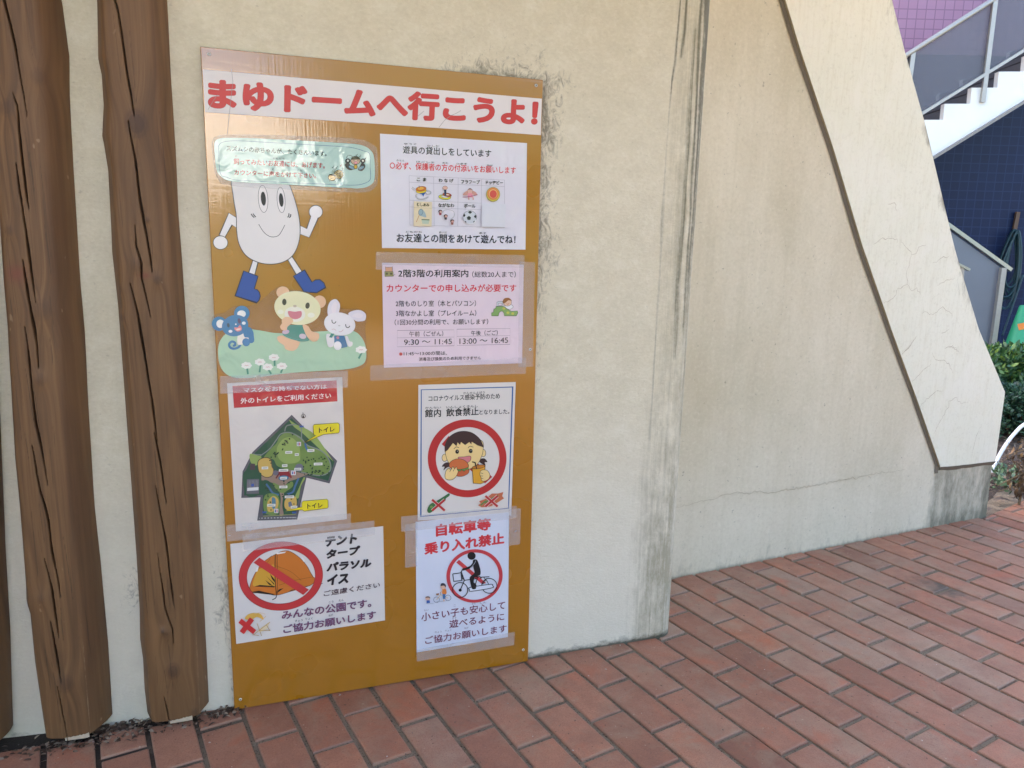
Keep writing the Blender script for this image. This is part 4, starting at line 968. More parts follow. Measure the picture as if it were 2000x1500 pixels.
# quoits
a.new('toy_picture')
a.op(ft_(ell(800, 455, 108, 42, 5)), (214, 206, 60), 3, L0); a.op(ft_(ell(800, 448, 66, 20, 5)), (226, 220, 222), 2, L0); a.op(ft_(ell(840, 415, 80, 34, 10)), (168, 72, 56), 2, L0); a.op(ft_(ell(840, 412, 46, 15, 10)), (230, 200, 180), 2, L0)
a.poly(ft_([(785, 320), (828, 320), (826, 435), (792, 435)]), (44, 60, 90)); a.op(ft_(ell(805, 292, 44, 34)), (228, 180, 164), 2, L0)
# hoop
a.new('toy_picture')
a.poly(ft_(bez([(1150, 370), (1210, 345), (1200, 420), (1120, 420)])), (214, 160, 146)); a.poly(ft_(bez([(1290, 345), (1350, 370), (1370, 420), (1290, 410)])), (214, 160, 146))
a.op(ft_(bez([(1205, 330), (1245, 300), (1290, 330), (1285, 385), (1210, 385)])), (224, 180, 166), 2, (90, 50, 50)); a.poly(ft_(bez([(1198, 340), (1245, 296), (1294, 335), (1270, 322), (1220, 322)])), (84, 58, 60))
a.poly(ft_([(1210, 385), (1285, 385), (1300, 460), (1200, 460)]), (232, 150, 166)); a.stroke(ft_(bez([(1115, 455), (1200, 452), (1300, 432), (1380, 412)], False)), 7, (170, 90, 130))
for x0 in (1222, 1300): a.stroke(ft_([(x0, 460), (x0 + 4, 505)]), 12, (214, 160, 146))
# flying disc
a.new('toy_picture')
a.op(ft_(ell(1655, 408, 120, 127)), (206, 190, 84), 3, (96, 90, 40)); a.poly(ft_(ell(1655, 396, 102, 106)), (222, 130, 76)); a.poly(ft_(ell(1655, 398, 76, 80)), (232, 196, 120)); a.poly(ft_(ell(1657, 402, 64, 70)), (218, 84, 78))
# rope jumpers
a.new('toy_picture')
a.stroke(ft_(bez([(760, 745), (790, 690), (880, 680), (960, 720), (960, 800), (890, 860)], False)), 2, L0)
for x0, y0, c0 in ((720, 710, (150, 60, 80)), (815, 790, (90, 70, 84)), (930, 880, (150, 90, 90))):
    a.poly(ft_(ell(x0, y0, 36, 30)), (70, 44, 50)); a.poly(ft_(ell(x0 + 6, y0 + 8, 24, 20)), (214, 164, 156)); a.poly(ft_([(x0 - 26, y0 + 26), (x0 + 24, y0 + 26), (x0 + 18, y0 + 66), (x0 - 20, y0 + 66)]), c0)
# football
a.new('toy_picture')
a.op(ft_(ell(1240, 815, 122, 118)), (206, 208, 218), 3, (70, 70, 80)); a.poly(ft_(bez([(1130, 870), (1200, 920), (1300, 910), (1355, 850), (1330, 910), (1240, 936), (1160, 910)])), (232, 232, 238))
for cx0, cy0, r0, ro in ((1225, 828, 40, -90), (1245, 718, 36, 90), (1135, 780, 30, 0), (1345, 800, 32, 180), (1160, 900, 22, 30), (1320, 895, 20, 60)):
    P_ = ell(cx0, cy0, r0, r0, ro, 5); P_ = [p if (p[0] - 1240) ** 2 / 120 ** 2 + (p[1] - 815) ** 2 / 116 ** 2 < 1 else (1240 + (p[0] - 1240) * 0.88, 815 + (p[1] - 815) * 0.88) for p in P_]; a.poly(ft_(P_), (48, 46, 56))
a.part('pasted_slip').poly(ft_([(250, 530), (572, 542), (562, 975), (245, 965)]), (226, 208, 176)); a.stroke(ft_([(252, 642), (570, 655)]), 1.4, (120, 110, 100))
a.text('むしあみ', t_(300, 618), t_(522, 626), t_(300, 560), BLK, 0.03)
a.stroke(ft_([(345, 775), (292, 900)]), 5, (190, 130, 90)); a.poly(ft_(bez([(345, 680), (400, 680), (440, 720), (468, 790), (460, 815), (400, 800), (350, 775)])), (160, 178, 186)); a.op(ft_(ell(370, 722, 38, 56, 12)), (148, 170, 182), 3, (60, 84, 96))
a.poly(ft_([(388, 862), (522, 868), (508, 935), (400, 930)]), (186, 196, 180)); a.stroke(ft_([(385, 855), (525, 860)]), 9, (78, 104, 84))
a.new('pasted_slip').poly(ft_([(1455, 570), (1880, 580), (1862, 992), (1450, 985)]), (222, 220, 228))
a.build(root)

# --- pink sheet with the opening hours of the upper floors
cp = crop(730, 480, 5.357)
root, a = poster('pink_hours_notice', 'pale pink notice with two framed time ranges, held by clear tape', 'notice', cp,
    [(85, 178), (1568, 198), (1550, 1228), (105, 1275)], 0.0009, (226, 204, 216), 0.25)
a.part('lettering'); NV = (22, 16, 44)
for s_, bl, br, tl, c_, bo in (('2階3階の利用案内', (255, 330), (988, 330), (255, 246), NV, 0.02), ('（総数20人まで）', (1028, 332), (1485, 332), (1028, 266), NV, 0.008), ('カウンターでの申し込みが必要です', (132, 486), (1488, 481), (132, 402), (212, 42, 66), 0.022),
    ('2階ものしり室（本とパソコン）', (228, 638), (1068, 633), (228, 572), NV, 0.009), ('3階なかよし室（プレイルーム）', (230, 740), (1070, 735), (230, 674), NV, 0.009), ('（1回30分間の利用で、お願いします）', (217, 832), (1195, 822), (217, 770), NV, 0.009),
    ('午前（ごぜん）', (370, 950), (725, 945), (370, 895), NV, 0.007), ('9:30 ～ 11:45', (315, 1038), (815, 1028), (315, 980), NV, 0.004), ('午後（ごご）', (1015, 941), (1295, 936), (1015, 886), NV, 0.007), ('13:00 ～ 16:45', (895, 1028), (1403, 1015), (895, 970), NV, 0.004),
    ('※', (262, 1150), (300, 1150), (262, 1114), (196, 40, 50), 0.02), ('11:45～13:00の間は、', (312, 1150), (765, 1142), (312, 1108), NV, 0.008), ('消毒及び換気のため利用できません', (470, 1206), (1120, 1190), (470, 1166), NV, 0.012)):
    a.text(s_, bl, br, tl, c_, bo)
a.part('time_frame')
for P_ in ([(245, 885), (838, 879), (840, 1045), (245, 1056)], [(868, 872), (1425, 865), (1422, 1030), (868, 1042)]): a.stroke(P_, 2.5, (130, 110, 130), True)
a.stroke([(245, 962), (838, 954)], 2.5, (130, 110, 130)); a.stroke([(868, 948), (1424, 938)], 2.5, (130, 110, 130))
a.part('clip_art'); L0 = (70, 54, 52)
a.op([(120, 218), (135, 226), (178, 224), (192, 218), (194, 275), (122, 275)], (214, 158, 130), 3, L0); a.op([(112, 270), (200, 268), (204, 318), (115, 322)], (150, 142, 96), 3, L0); a.poly(ell(135, 292, 12, 12, 0, 12), (90, 86, 60)); a.poly(ell(180, 292, 12, 12, 0, 12), (90, 86, 60)); a.stroke([(200, 310), (222, 300)], 4, L0)
a.new('clip_art').op([(1285, 632), (1285, 590), (1305, 580), (1345, 582), (1350, 632)], (206, 206, 214), 4, (96, 92, 104)); a.op([(1300, 625), (1302, 600), (1335, 600), (1337, 625)], (226, 204, 216), 3, (96, 92, 104))
a.op([(1228, 732), (1230, 700), (1250, 695), (1252, 660), (1272, 655), (1275, 635), (1350, 632), (1400, 665), (1440, 685), (1500, 680), (1505, 700), (1488, 732), (1362, 732), (1360, 705), (1345, 685), (1325, 683), (1308, 700), (1300, 732)], (134, 166, 100), 4, (70, 84, 60))
for x0, y0 in ((1358, 655), (1400, 700), (1450, 708)): a.poly(ell(x0, y0, 16, 13, 0, 10), (196, 190, 84))
a.op(bez([(1368, 620), (1430, 615), (1455, 640), (1420, 665), (1380, 650)]), (232, 226, 230), 3, L0); a.op(ell(1395, 590, 42, 40), (232, 190, 164), 3, L0); a.poly(bez([(1345, 590), (1360, 552), (1410, 545), (1440, 575), (1405, 570), (1365, 600)]), (150, 92, 56)); a.stroke([(1385, 605), (1400, 612), (1412, 600)], 4, (180, 60, 60))
tape(a, [(20, 62), (1572, 98), (1572, 232), (92, 198), (82, 252), (20, 248)], 0.34)
a.y += 0.0002; tape(a, [(1518, 165), (1682, 172), (1660, 1264), (1505, 1268)], 0.30)
a.y += 0.0002; tape(a, [(-40, 1250), (1588, 1165), (1586, 1335), (-40, 1410)], 0.34)
a.build(root)

# --- park map with two yellow call-outs
c5m = crop(420, 720, 4.413)
root, a = poster('park_map_notice', 'taped white notice with a red heading and a green park map with yellow call-outs', 'notice', c5m,
    [(103, 125), (1096, 72), (1136, 1296), (180, 1402)], 0.0009, (222, 212, 204), 0.25)
a.part('heading').poly([(150, 148), (1047, 100), (1055, 281), (163, 338)], (188, 40, 52))
a.text('マスクをお持ちでない方は', (246, 206), (963, 174), (243, 164), (240, 226, 224), 0.018); a.text('外のトイレをご利用ください', (221, 303), (1000, 255), (219, 252), (240, 226, 224), 0.018)
a.part('map')
ROAD = (92, 92, 98); DG = (38, 84, 62); MG = (112, 140, 74); LG = (146, 168, 92); TAN = (150, 126, 110); WB = (70, 110, 150); SANDC = (206, 172, 92)
a.op([(660, 400), (1050, 795), (985, 985), (785, 935), (705, 1298), (365, 1305), (395, 1105), (230, 1110), (240, 885), (325, 720)], ROAD, 5, (80, 80, 88))
a.poly([(660, 425), (1030, 800), (975, 965), (790, 918), (760, 930), (692, 1255), (412, 1258), (412, 1088), (250, 1092), (258, 890), (340, 728)], DG)
a.poly(bez([(640, 440), (700, 480), (850, 560), (1000, 770), (1010, 790), (900, 690), (760, 560), (680, 500)]), LG)
a.poly(bez([(560, 580), (640, 545), (740, 590), (800, 660), (900, 700), (985, 790), (985, 880), (930, 920), (800, 900), (720, 880), (640, 870), (540, 840), (500, 780), (420, 770), (480, 690), (530, 640)]), MG)
for P_ in (bez([(390, 750), (470, 690), (530, 610), (570, 560), (650, 550), (740, 600), (800, 660), (920, 710), (985, 790), (990, 880), (900, 920), (740, 890)], False), bez([(745, 510), (745, 600)], False), bez([(600, 540), (620, 490), (700, 480)], False), bez([(400, 740), (360, 740), (330, 735)], False)): a.stroke(P_, 9, (128, 136, 132))
a.poly(bez([(540, 660), (590, 600), (660, 590), (720, 650), (735, 720), (730, 790), (680, 815), (600, 815), (545, 770), (530, 710)]), LG); a.stroke(bez([(540, 660), (590, 600), (660, 590), (720, 650), (735, 720), (730, 790), (680, 815), (600, 815), (545, 770), (530, 710)]), 3, (106, 130, 70), True)
a.poly(bez([(300, 735), (360, 745), (400, 760), (360, 830), (310, 810)]), LG); a.poly([(305, 815), (345, 818), (345, 870), (300, 870)], (76, 66, 70))
a.poly(bez([(388, 900), (460, 930), (540, 880), (640, 870), (750, 900), (800, 905), (700, 950), (620, 985), (590, 1090), (580, 1180), (590, 1255), (555, 1255), (565, 1100), (520, 1000), (440, 965), (395, 955)]), TAN)
a.op(bez([(375, 790), (430, 765), (480, 780), (490, 840), (505, 870), (490, 920), (440, 935), (390, 905), (370, 850)]), SANDC, 6, (70, 56, 50))
a.poly(bez([(250, 890), (380, 890), (400, 930), (380, 1080), (265, 1085)]), DG); a.poly([(275, 950), (380, 948), (378, 1075), (270, 1078)], (98, 100, 106))
for i in range(8): a.stroke([(285 + i * 12, 958), (282 + i * 12, 1030)], 2, (170, 172, 176), adv=(i == 0))
a.poly([(278, 1025), (375, 1018), (374, 1045), (276, 1052)], (220, 220, 216)); a.poly([(312, 990), (335, 988), (335, 1012), (312, 1014)], (60, 90, 160))
a.poly(bez([(500, 980), (580, 1010), (660, 970), (670, 1010), (620, 1050), (580, 1070), (530, 1040)]), MG); a.poly(bez([(420, 960), (480, 980), (530, 1080), (470, 1075), (415, 1030)]), DG)
for P_ in (bez([(440, 990), (470, 1030), (500, 1070), (550, 1085)], False), bez([(720, 940), (690, 1010), (670, 1060), (620, 1080)], False), bez([(775, 640), (790, 690), (820, 710), (850, 700)], False)): a.stroke(P_, 16, WB)
a.poly(bez([(760, 940), (720, 1030), (690, 1100), (720, 1110), (740, 1010), (775, 945)]), LG)
a.poly(bez([(430, 1090), (540, 1090), (550, 1240), (430, 1240)]), MG); a.poly(bez([(450, 1150), (500, 1095), (545, 1130), (530, 1210), (460, 1230)]), SANDC); a.poly(bez([(490, 1110), (520, 1120), (520, 1190), (495, 1200)]), (86, 128, 148))
a.poly(bez([(610, 1120), (690, 1100), (700, 1180), (640, 1220), (600, 1190)]), SANDC); a.poly([(630, 1150), (655, 1140), (668, 1180), (635, 1190)], (104, 112, 130))
a.poly([(545, 885), (640, 880), (650, 930), (560, 925)], (140, 40, 48)); a.poly([(640, 890), (664, 935), (650, 940), (620, 900)], (140, 40, 48)); a.poly([(520, 940), (548, 890), (560, 900), (530, 945)], (110, 36, 44))
a.poly(ell(725, 850, 36, 34, 0, 20), (118, 116, 128)); a.poly(ell(522, 895, 24, 22, 0, 16), (104, 102, 114)); a.op(ell(590, 938, 42, 20, -4, 20), (92, 148, 176), 5, (40, 74, 110))
random.seed(5); a.up()
for i in range(95):
    if i < 45: x0, y0 = random.uniform(760, 980), random.uniform(750, 920); ok = True
    elif i < 70: t = random.random(); x0, y0 = 470 + 190 * t + random.gauss(0, 12), 800 - 240 * t + random.gauss(0, 14)
    else: x0, y0 = random.uniform(420, 680), random.uniform(960, 1250)
    a.poly(ell(x0, y0, random.uniform(5, 9), random.uniform(5, 8), 0, 7), (34, 62, 42), adv=False); a.y += 0.000002
a.stroke([(380, 1285), (700, 1278)], 5, (220, 220, 220)); a.stroke([(415, 1268), (695, 1250)], 5, (150, 160, 90))
for i in range(12): a.poly([(385 + i * 27, 1280), (398 + i * 27, 1279), (398 + i * 27, 1288), (385 + i * 27, 1289)], ROAD, adv=False); a.y += 0.000002
for x0, y0, wd in ((635, 718, 60), (704, 737, 34), (825, 702, 60), (888, 818, 74), (430, 852, 56), (600, 832, 46), (590, 872, 80), (712, 862, 60), (590, 940, 56), (588, 1015, 70), (640, 1100, 80), (485, 1172, 70), (680, 1188, 56)):
    a.poly([(x0 - wd / 2, y0 - 10), (x0 + wd / 2, y0 - 12), (x0 + wd / 2, y0 + 10), (x0 - wd / 2, y0 + 12)], (226, 224, 216)); a.stroke([(x0 - wd * .35, y0 + 1), (x0 + wd * .35, y0 - 1)], 5, (120, 116, 112))
for x0, y0, rr in ((722, 645, 18), (675, 893, 20), (527, 1220, 18)):
    a.op([(x0 - rr, y0 - rr), (x0 + rr, y0 - rr), (x0 + rr, y0 + rr), (x0 - rr, y0 + rr)], (228, 226, 224), 2, (140, 140, 150)); a.stroke([(x0 - 7, y0 - 12), (x0 - 7, y0 + 13)], 9, (50, 76, 150)); a.stroke([(x0 + 7, y0 - 12), (x0 + 7, y0 + 13)], 9, (190, 60, 60))
for x0, y0 in ((745, 495), (425, 1232), (682, 1234)): a.poly([(x0 - 18, y0 - 7), (x0 + 18, y0 - 8), (x0 + 18, y0 + 7), (x0 - 18, y0 + 8)], (60, 90, 160))
a.part('compass').ring(ell(760, 405, 20, 18, 0, 20), ell(760, 405, 16, 14, 0, 20), (40, 36, 44)); a.poly([(758, 390), (768, 418), (750, 418)], (40, 36, 44)); a.text('N', (752, 386), (765, 385), (752, 374), (40, 36, 44))
a.new('callout').op([(770, 633), (868, 570), (848, 564), (844, 490), (852, 478), (1058, 463), (1069, 474), (1070, 540), (1062, 550), (935, 562)], (232, 212, 40), 4, (120, 104, 50)); a.text('トイレ', (894, 548), (1028, 538), (893, 504), BLK, 0.03)
a.new('callout').op([(600, 1221), (748, 1184), (747, 1148), (758, 1135), (962, 1118), (972, 1128), (974, 1186), (966, 1196), (768, 1222), (750, 1210)], (232, 212, 40), 4, (120, 104, 50)); a.text('トイレ', (794, 1200), (925, 1190), (793, 1157), BLK, 0.03)
tape(a, [(45, 62), (1142, 15), (1140, 158), (46, 212)], 0.42, 'milky_tape'); a.y += 0.0012; tape(a, [(100, 1340), (1168, 1240), (1165, 1360), (106, 1482)], 0.42, 'milky_tape')
a.build(root)

# --- no eating or drinking
c6m = crop(780, 720, 5.0)
root, a = poster('no_eating_notice', 'blue-bordered white notice with a girl eating a burger inside a red ring', 'notice', c6m,
    [(185, 158), (1135, 130), (1090, 1432), (178, 1482)], 0.0010, (222, 213, 206), 0.4, False)
a.part('border_line').stroke([(213, 206), (1105, 178), (1064, 1362), (208, 1442)], 10, (52, 92, 150), True)
a.part('lettering')
for s_, bl, br, tl, bo in (('コロナウイルス感染予防のため', (283, 320), (980, 293), (283, 264), 0.018), ('館内', (248, 476), (405, 470), (248, 396), 0.022), ('飲食禁止', (455, 468), (773, 453), (455, 388), 0.022), ('となりました。', (780, 448), (1072, 440), (780, 401), 0.015),
    ('かんせんよぼう', (622, 250), (832, 242), (622, 226), 0.01), ('かんない', (250, 391), (405, 387), (250, 371), 0.01), ('いんしょくきんし', (455, 388), (765, 375), (455, 364), 0.01)): a.text(s_, bl, br, tl, BLK, bo)
a.part('prohibition_ring'); PR = (186, 46, 48)
a.ring(ell(660, 874, 384, 380, 0, 72), ell(665, 877, 310, 308, 0, 72), PR); a.poly([(412, 735), (480, 655), (905, 1055), (835, 1118)], PR)
a.part('girl_picture'); L0 = (50, 38, 34); HAIR = (62, 40, 42)
a.poly(bez([(480, 915), (440, 920), (412, 955), (440, 955), (428, 990), (460, 965), (490, 950)], True, 3), HAIR); a.poly(bez([(790, 880), (830, 875), (858, 910), (830, 912), (838, 940), (800, 925), (778, 905)], True, 3), HAIR)
a.op(ell(440, 868, 26, 36, 0, 22), SKIN, 4, L0); a.op(ell(818, 822, 24, 36, 0, 22), SKIN, 4, L0)
a.op(bez([(446, 770), (455, 860), (490, 930), (560, 975), (650, 985), (740, 950), (790, 880), (815, 790), (800, 700), (630, 640), (480, 690)]), SKIN, 4, L0)
a.op(bez([(442, 812), (445, 740), (480, 670), (550, 622), (630, 608), (710, 625), (780, 680), (812, 740), (822, 765)], False, 6) + [(760, 745), (705, 710), (700, 735), (680, 712), (640, 742), (600, 712), (590, 740), (565, 715), (556, 752), (520, 722), (470, 790)], HAIR, 3, HAIR)
for x0, y0 in ((562, 808), (694, 802)): a.poly(ell(x0, y0, 18, 21), BLK); a.poly(ell(x0 + 3, y0 - 5, 4, 4, 0, 10), (200, 196, 190))
a.stroke(bez([(530, 782), (552, 762), (580, 770)], False), 5, L0); a.stroke(bez([(668, 770), (690, 755), (720, 765)], False), 5, L0)
a.op(bez([(570, 865), (630, 858), (690, 852), (692, 890), (660, 915), (610, 910)]), (216, 124, 130), 4, L0)
a.op(bez([(500, 950), (560, 990), (670, 975), (668, 1020), (600, 1050), (530, 1030)]), (196, 96, 60), 4, L0); a.op([(545, 985), (590, 1000), (605, 985), (630, 1000), (650, 980), (670, 988), (672, 950), (560, 960)], (96, 150, 76), 3, L0)
a.op(bez([(488, 960), (490, 915), (540, 882), (600, 880), (650, 905), (672, 955), (600, 980), (530, 975)]), (208, 110, 62), 4, L0)
a.op(bez([(444, 1060), (450, 1000), (480, 968), (500, 985), (520, 952), (535, 975), (555, 955), (562, 985), (572, 1000), (550, 1050), (515, 1080), (470, 1082)], True, 4), SKIN, 4, L0)
for P_ in ([(500, 985), (488, 1005)], [(535, 975), (522, 1000)]): a.stroke(P_, 4, L0)
a.op([(708, 965), (835, 940), (822, 1110), (790, 1122), (718, 1116)], (222, 160, 48), 4, L0); a.op(ell(770, 955, 65, 18, -9, 24), (196, 120, 44), 4, L0); a.stroke([(705, 907), (735, 912), (752, 975)], 9, (40, 34, 34))
a.op(bez([(785, 1010), (800, 988), (850, 988), (880, 1030), (870, 1070), (830, 1095), (800, 1088), (795, 1060), (785, 1040)], True, 4), SKIN, 4, L0)
for P_ in ([(790, 1015), (815, 1020)], [(788, 1042), (812, 1045)], [(796, 1066), (815, 1068)]): a.stroke(P_, 4, L0)
a.part('snack_picture')
a.op(bez([(272, 1370), (300, 1320), (360, 1290), (440, 1240), (480, 1215), (485, 1235), (450, 1262), (440, 1295), (380, 1330), (310, 1395), (280, 1400)], True, 4), (58, 110, 60), 3, (30, 64, 36)); a.poly(ell(310, 1345, 14, 12, 0, 12), (120, 150, 80))
a.new('snack_picture').poly([(775, 1290), (830, 1270), (900, 1215), (960, 1215), (1012, 1200), (1000, 1240), (1018, 1262), (960, 1300), (890, 1340), (800, 1350), (765, 1330), (790, 1310)], (196, 108, 76))
for i in range(4): a.stroke([(790 + i * 40, 1330 - i * 22), (840 + i * 40, 1285 - i * 18)], 14, (92, 132, 72))
for nm_, cx0, cy0, s0 in (('snack_picture', 378, 1328, 62), ('snack_picture ', 895, 1290, 60)):
    a.part(nm_)
    for sg in (1, -1): a.stroke([(cx0 - s0, cy0 - sg * s0 * 0.86), (cx0 + s0, cy0 + sg * s0 * 0.86)], 30, (230, 222, 214))
    for sg in (1, -1): a.stroke([(cx0 - s0, cy0 - sg * s0 * 0.86), (cx0 + s0, cy0 + sg * s0 * 0.86)], 22, PR)
a.build(root)

# --- no tents
c7 = crop(430, 1000, 5.556)
root, a = poster('no_tent_notice', 'white notice with an orange tent struck out by a red prohibition ring, hung slightly aslant', 'notice', c7,
    [(110, 345), (1768, 152), (1788, 1172), (175, 1428)], 0.0012, (224, 215, 210), 0.35, False)
a.part('tent_picture'); OR = (206, 118, 48); L0 = (56, 38, 26)
a.op(bez([(600, 455), (680, 420), (760, 425), (860, 490), (940, 580), (1000, 690), (1030, 720), (1000, 780), (900, 820), (760, 860), (610, 900), (500, 880), (340, 870), (318, 830), (350, 720), (410, 610), (480, 530)], True, 6), OR, 4, L0)
a.poly(bez([(420, 620), (520, 590), (590, 580), (592, 800), (470, 800), (360, 800), (370, 720)], True, 4), (214, 160, 60))
for P_, w_ in (([(598, 455), (595, 700), (612, 905)], 9), ([(618, 455), (620, 700), (625, 895)], 5)): a.stroke(bez(P_, False), w_, L0)
for P_ in ([(340, 865), (420, 850), (600, 890), (560, 895), (420, 880)], [(370, 805), (430, 788), (592, 800), (588, 815), (480, 808)], [(490, 735), (540, 770), (575, 800), (530, 785)], [(540, 665), (590, 730), (592, 760), (560, 720)], [(500, 690), (585, 770), (588, 790)], [(610, 870), (640, 835), (690, 820), (640, 860)], [(740, 860), (850, 828), (770, 842)], [(900, 812), (990, 795), (940, 800)]): a.poly(P_, (40, 30, 26))
for P_ in ([(600, 580), (760, 640), (880, 740)], [(640, 790), (800, 740), (1000, 700)], [(480, 530), (560, 470)], [(500, 560), (545, 500)], [(950, 600), (1010, 700)]): a.stroke(bez(P_, False), 3, (120, 66, 28))
a.stroke(bez([(612, 905), (600, 930), (565, 948)], False), 9, (40, 30, 28))
a.poly([(600, 440), (715, 425), (700, 440), (620, 455)], (236, 230, 224)); a.poly([(875, 495), (895, 490), (922, 525), (905, 535)], (236, 230, 224)); a.poly([(395, 600), (418, 592), (405, 640), (385, 645)], (236, 230, 224))
a.part('prohibition_ring'); RR = (200, 60, 62)
a.ring(ell(658, 690, 455, 372, -6, 72), ell(660, 692, 372, 298, -6, 72), RR); a.poly([(362, 545), (425, 490), (962, 838), (900, 895)], RR); a.stroke(ell(658, 690, 455, 372, -6, 72), 4, (140, 40, 48), True); a.stroke(ell(660, 692, 372, 298, -6, 72), 4, (140, 40, 48), True)
a.stroke([(1088, 778), (1112, 768)], 5, BLK)
a.part('lettering')
for s_, bl, br, tl, bo in (('テント', (1140, 375), (1485, 335), (1138, 262), 0.058), ('タープ', (1152, 505), (1520, 455), (1150, 405), 0.058), ('パラソル', (1152, 645), (1640, 590), (1150, 548), 0.058), ('イス', (1160, 795), (1390, 765), (1158, 680), 0.058)): a.text(s_, bl, br, tl, (46, 38, 42), bo, shear=0.15)
a.text('ご遠慮ください', (1122, 912), (1732, 812), (1122, 850), (70, 34, 44), 0.012)
for s_, bl, br, tl in (('みんなの公園です。', (668, 1165), (1640, 1025), (664, 1068)), ('ご協力お願いします', (684, 1315), (1690, 1150), (680, 1222))): a.text(s_, bl, br, tl, (128, 66, 92), 0.012, ((112, 118, 150), 0.022))
for s_, x0, x1, y0 in (('こう', 1178, 1228, 985), ('えん', 1285, 1338, 965), ('きょう', 812, 895, 1185), ('りょく', 925, 1002, 1165), ('ねが', 1175, 1222, 1128)): a.text(s_, (x0, y0), (x1, y0 - 8), (x0, y0 - 24), (60, 60, 76), 0.01)
a.part('deckchair_picture')
a.poly(bez([(270, 1150), (300, 1105), (370, 1085), (440, 1100), (470, 1160), (400, 1130), (340, 1160)]), (226, 176, 84)); a.stroke(bez([(370, 1095), (430, 1085), (490, 1100)], False), 5, (220, 190, 160)); a.stroke([(498, 1122), (430, 1180)], 5, (214, 170, 110))
a.poly([(440, 1250), (540, 1180), (510, 1255), (420, 1300)], (226, 206, 170)); 
for P_ in ([(360, 1325), (540, 1185)], [(400, 1200), (450, 1335)], [(500, 1215), (540, 1280)], [(430, 1275), (545, 1275)], [(350, 1322), (420, 1330)]): a.stroke(P_, 6, (190, 150, 84))
a.stroke([(215, 1170), (375, 1295)], 56, (206, 54, 56)); a.stroke([(345, 1150), (235, 1300)], 56, (206, 54, 56), adv=True)
tape(a, [(75, 118), (1672, -85), (1672, 75), (240, 300), (240, 310), (80, 315)], 0.30, 'milky_tape') if False else None
a.y += 0.0024; tape(a, [(240, 235), (1668, 82), (1672, 235), (255, 420)], 0.42, 'milky_tape')
a.build(root)

# --- no bicycles
c9 = crop(740, 1000, 5.0)
root, a = poster('no_bicycle_notice', 'bluish white notice with a black cyclist symbol in a thin red prohibition ring', 'notice', c9,
    [(358, 95), (1270, 0), (1258, 1218), (368, 1368)], 0.0013, (216, 218, 232), 0.45, False)
a.part('lettering')
a.text('自転車等', (555, 240), (1092, 172), (553, 118), (214, 54, 62), 0.036, ((120, 40, 64), 0.006)); a.text('乗り入れ禁止', (443, 418), (1222, 308), (441, 300), (214, 54, 62), 0.036, ((120, 40, 64), 0.006))
for s_, bl, br, tl in (('小さい子も安心して', (413, 1066), (1230, 944), (412, 982)), ('遊べるように', (686, 1132), (1222, 1054), (685, 1052)), ('ご協力お願いします', (450, 1290), (1245, 1166), (449, 1214))): a.text(s_, bl, br, tl, (120, 44, 76), 0.014)
for s_, x0, x1, y0 in (('ちい', 440, 482, 966), ('こ', 728, 748, 920), ('あん', 905, 945, 902), ('しん', 985, 1045, 892), ('あそ', 715, 755, 1040), ('きょう', 545, 610, 1178), ('りょく', 645, 705, 1164), ('ねが', 832, 872, 1138)): a.text(s_, (x0, y0), (x1, y0 - 6), (x0, y0 - 18), (110, 90, 110))
a.part('prohibition_ring'); a.poly([(752, 488), (780, 462), (1045, 690), (1005, 700)], (200, 62, 70)); a.ring(ell(931, 620, 275, 260, -14, 72), ell(931, 622, 240, 230, -14, 72), (200, 62, 70))
a.part('cyclist_symbol'); K = (26, 24, 30)
a.poly(ell(902, 424, 40, 38), K)
a.poly(bez([(915, 470), (950, 460), (972, 500), (990, 570), (985, 610), (960, 622), (930, 640), (925, 700), (945, 735), (930, 746), (905, 740), (885, 660), (890, 625), (930, 590), (920, 540)], True, 4), K)
a.stroke(bez([(935, 480), (900, 525), (860, 545), (815, 558)], False), 22, K); a.stroke(bez([(940, 470), (935, 490), (905, 530), (890, 540)], False), 3, (216, 218, 232))
a.ring(ell(791, 756, 78, 76, 0, 40), ell(791, 756, 70, 68, 0, 40), K); a.ring(ell(1075, 716, 78, 76, 0, 40), ell(1075, 716, 70, 68, 0, 40), K); a.poly(ell(791, 758, 15, 15, 0, 16), K)
for P_, w_ in (([(815, 555), (800, 580), (832, 662), (791, 758)], 9), ([(800, 580), (810, 640), (835, 662)], 8), ([(718, 600), (800, 588), (806, 664), (728, 672), (718, 600)], 8), ([(832, 662), (950, 645)], 8), ([(940, 630), (988, 625)], 9), ([(960, 632), (940, 700), (950, 720)], 8), ([(985, 632), (1075, 626)], 8), ([(1020, 632), (1052, 668), (1068, 700)], 7), ([(1052, 640), (1010, 700)], 7), ([(985, 640), (1000, 636)], 10)): a.stroke(P_, w_, K)
a.poly(bez([(890, 730), (1085, 700), (1106, 712), (1100, 735), (900, 768), (882, 752)], True, 4), (222, 224, 238)); a.stroke(bez([(890, 730), (1085, 700), (1106, 712), (1100, 735), (900, 768), (882, 752)], True, 4), 7, K, True); a.poly(bez([(905, 690), (935, 690), (946, 735), (930, 748), (905, 742)], True, 4), K)
a.part('family_picture')
for x0, y0 in ((560, 850), (672, 832)): a.ring(ell(x0, y0, 30, 29, 0, 24), ell(x0, y0, 26, 25, 0, 24), (84, 96, 124))
for P_, c_ in (([(560, 850), (600, 800), (640, 830), (672, 832)], (214, 180, 110)), ([(600, 800), (596, 775)], (150, 130, 110)), ([(640, 830), (640, 790)], (214, 180, 110)), ([(560, 870), (660, 860)], (170, 176, 186))): a.stroke(P_, 5, c_)
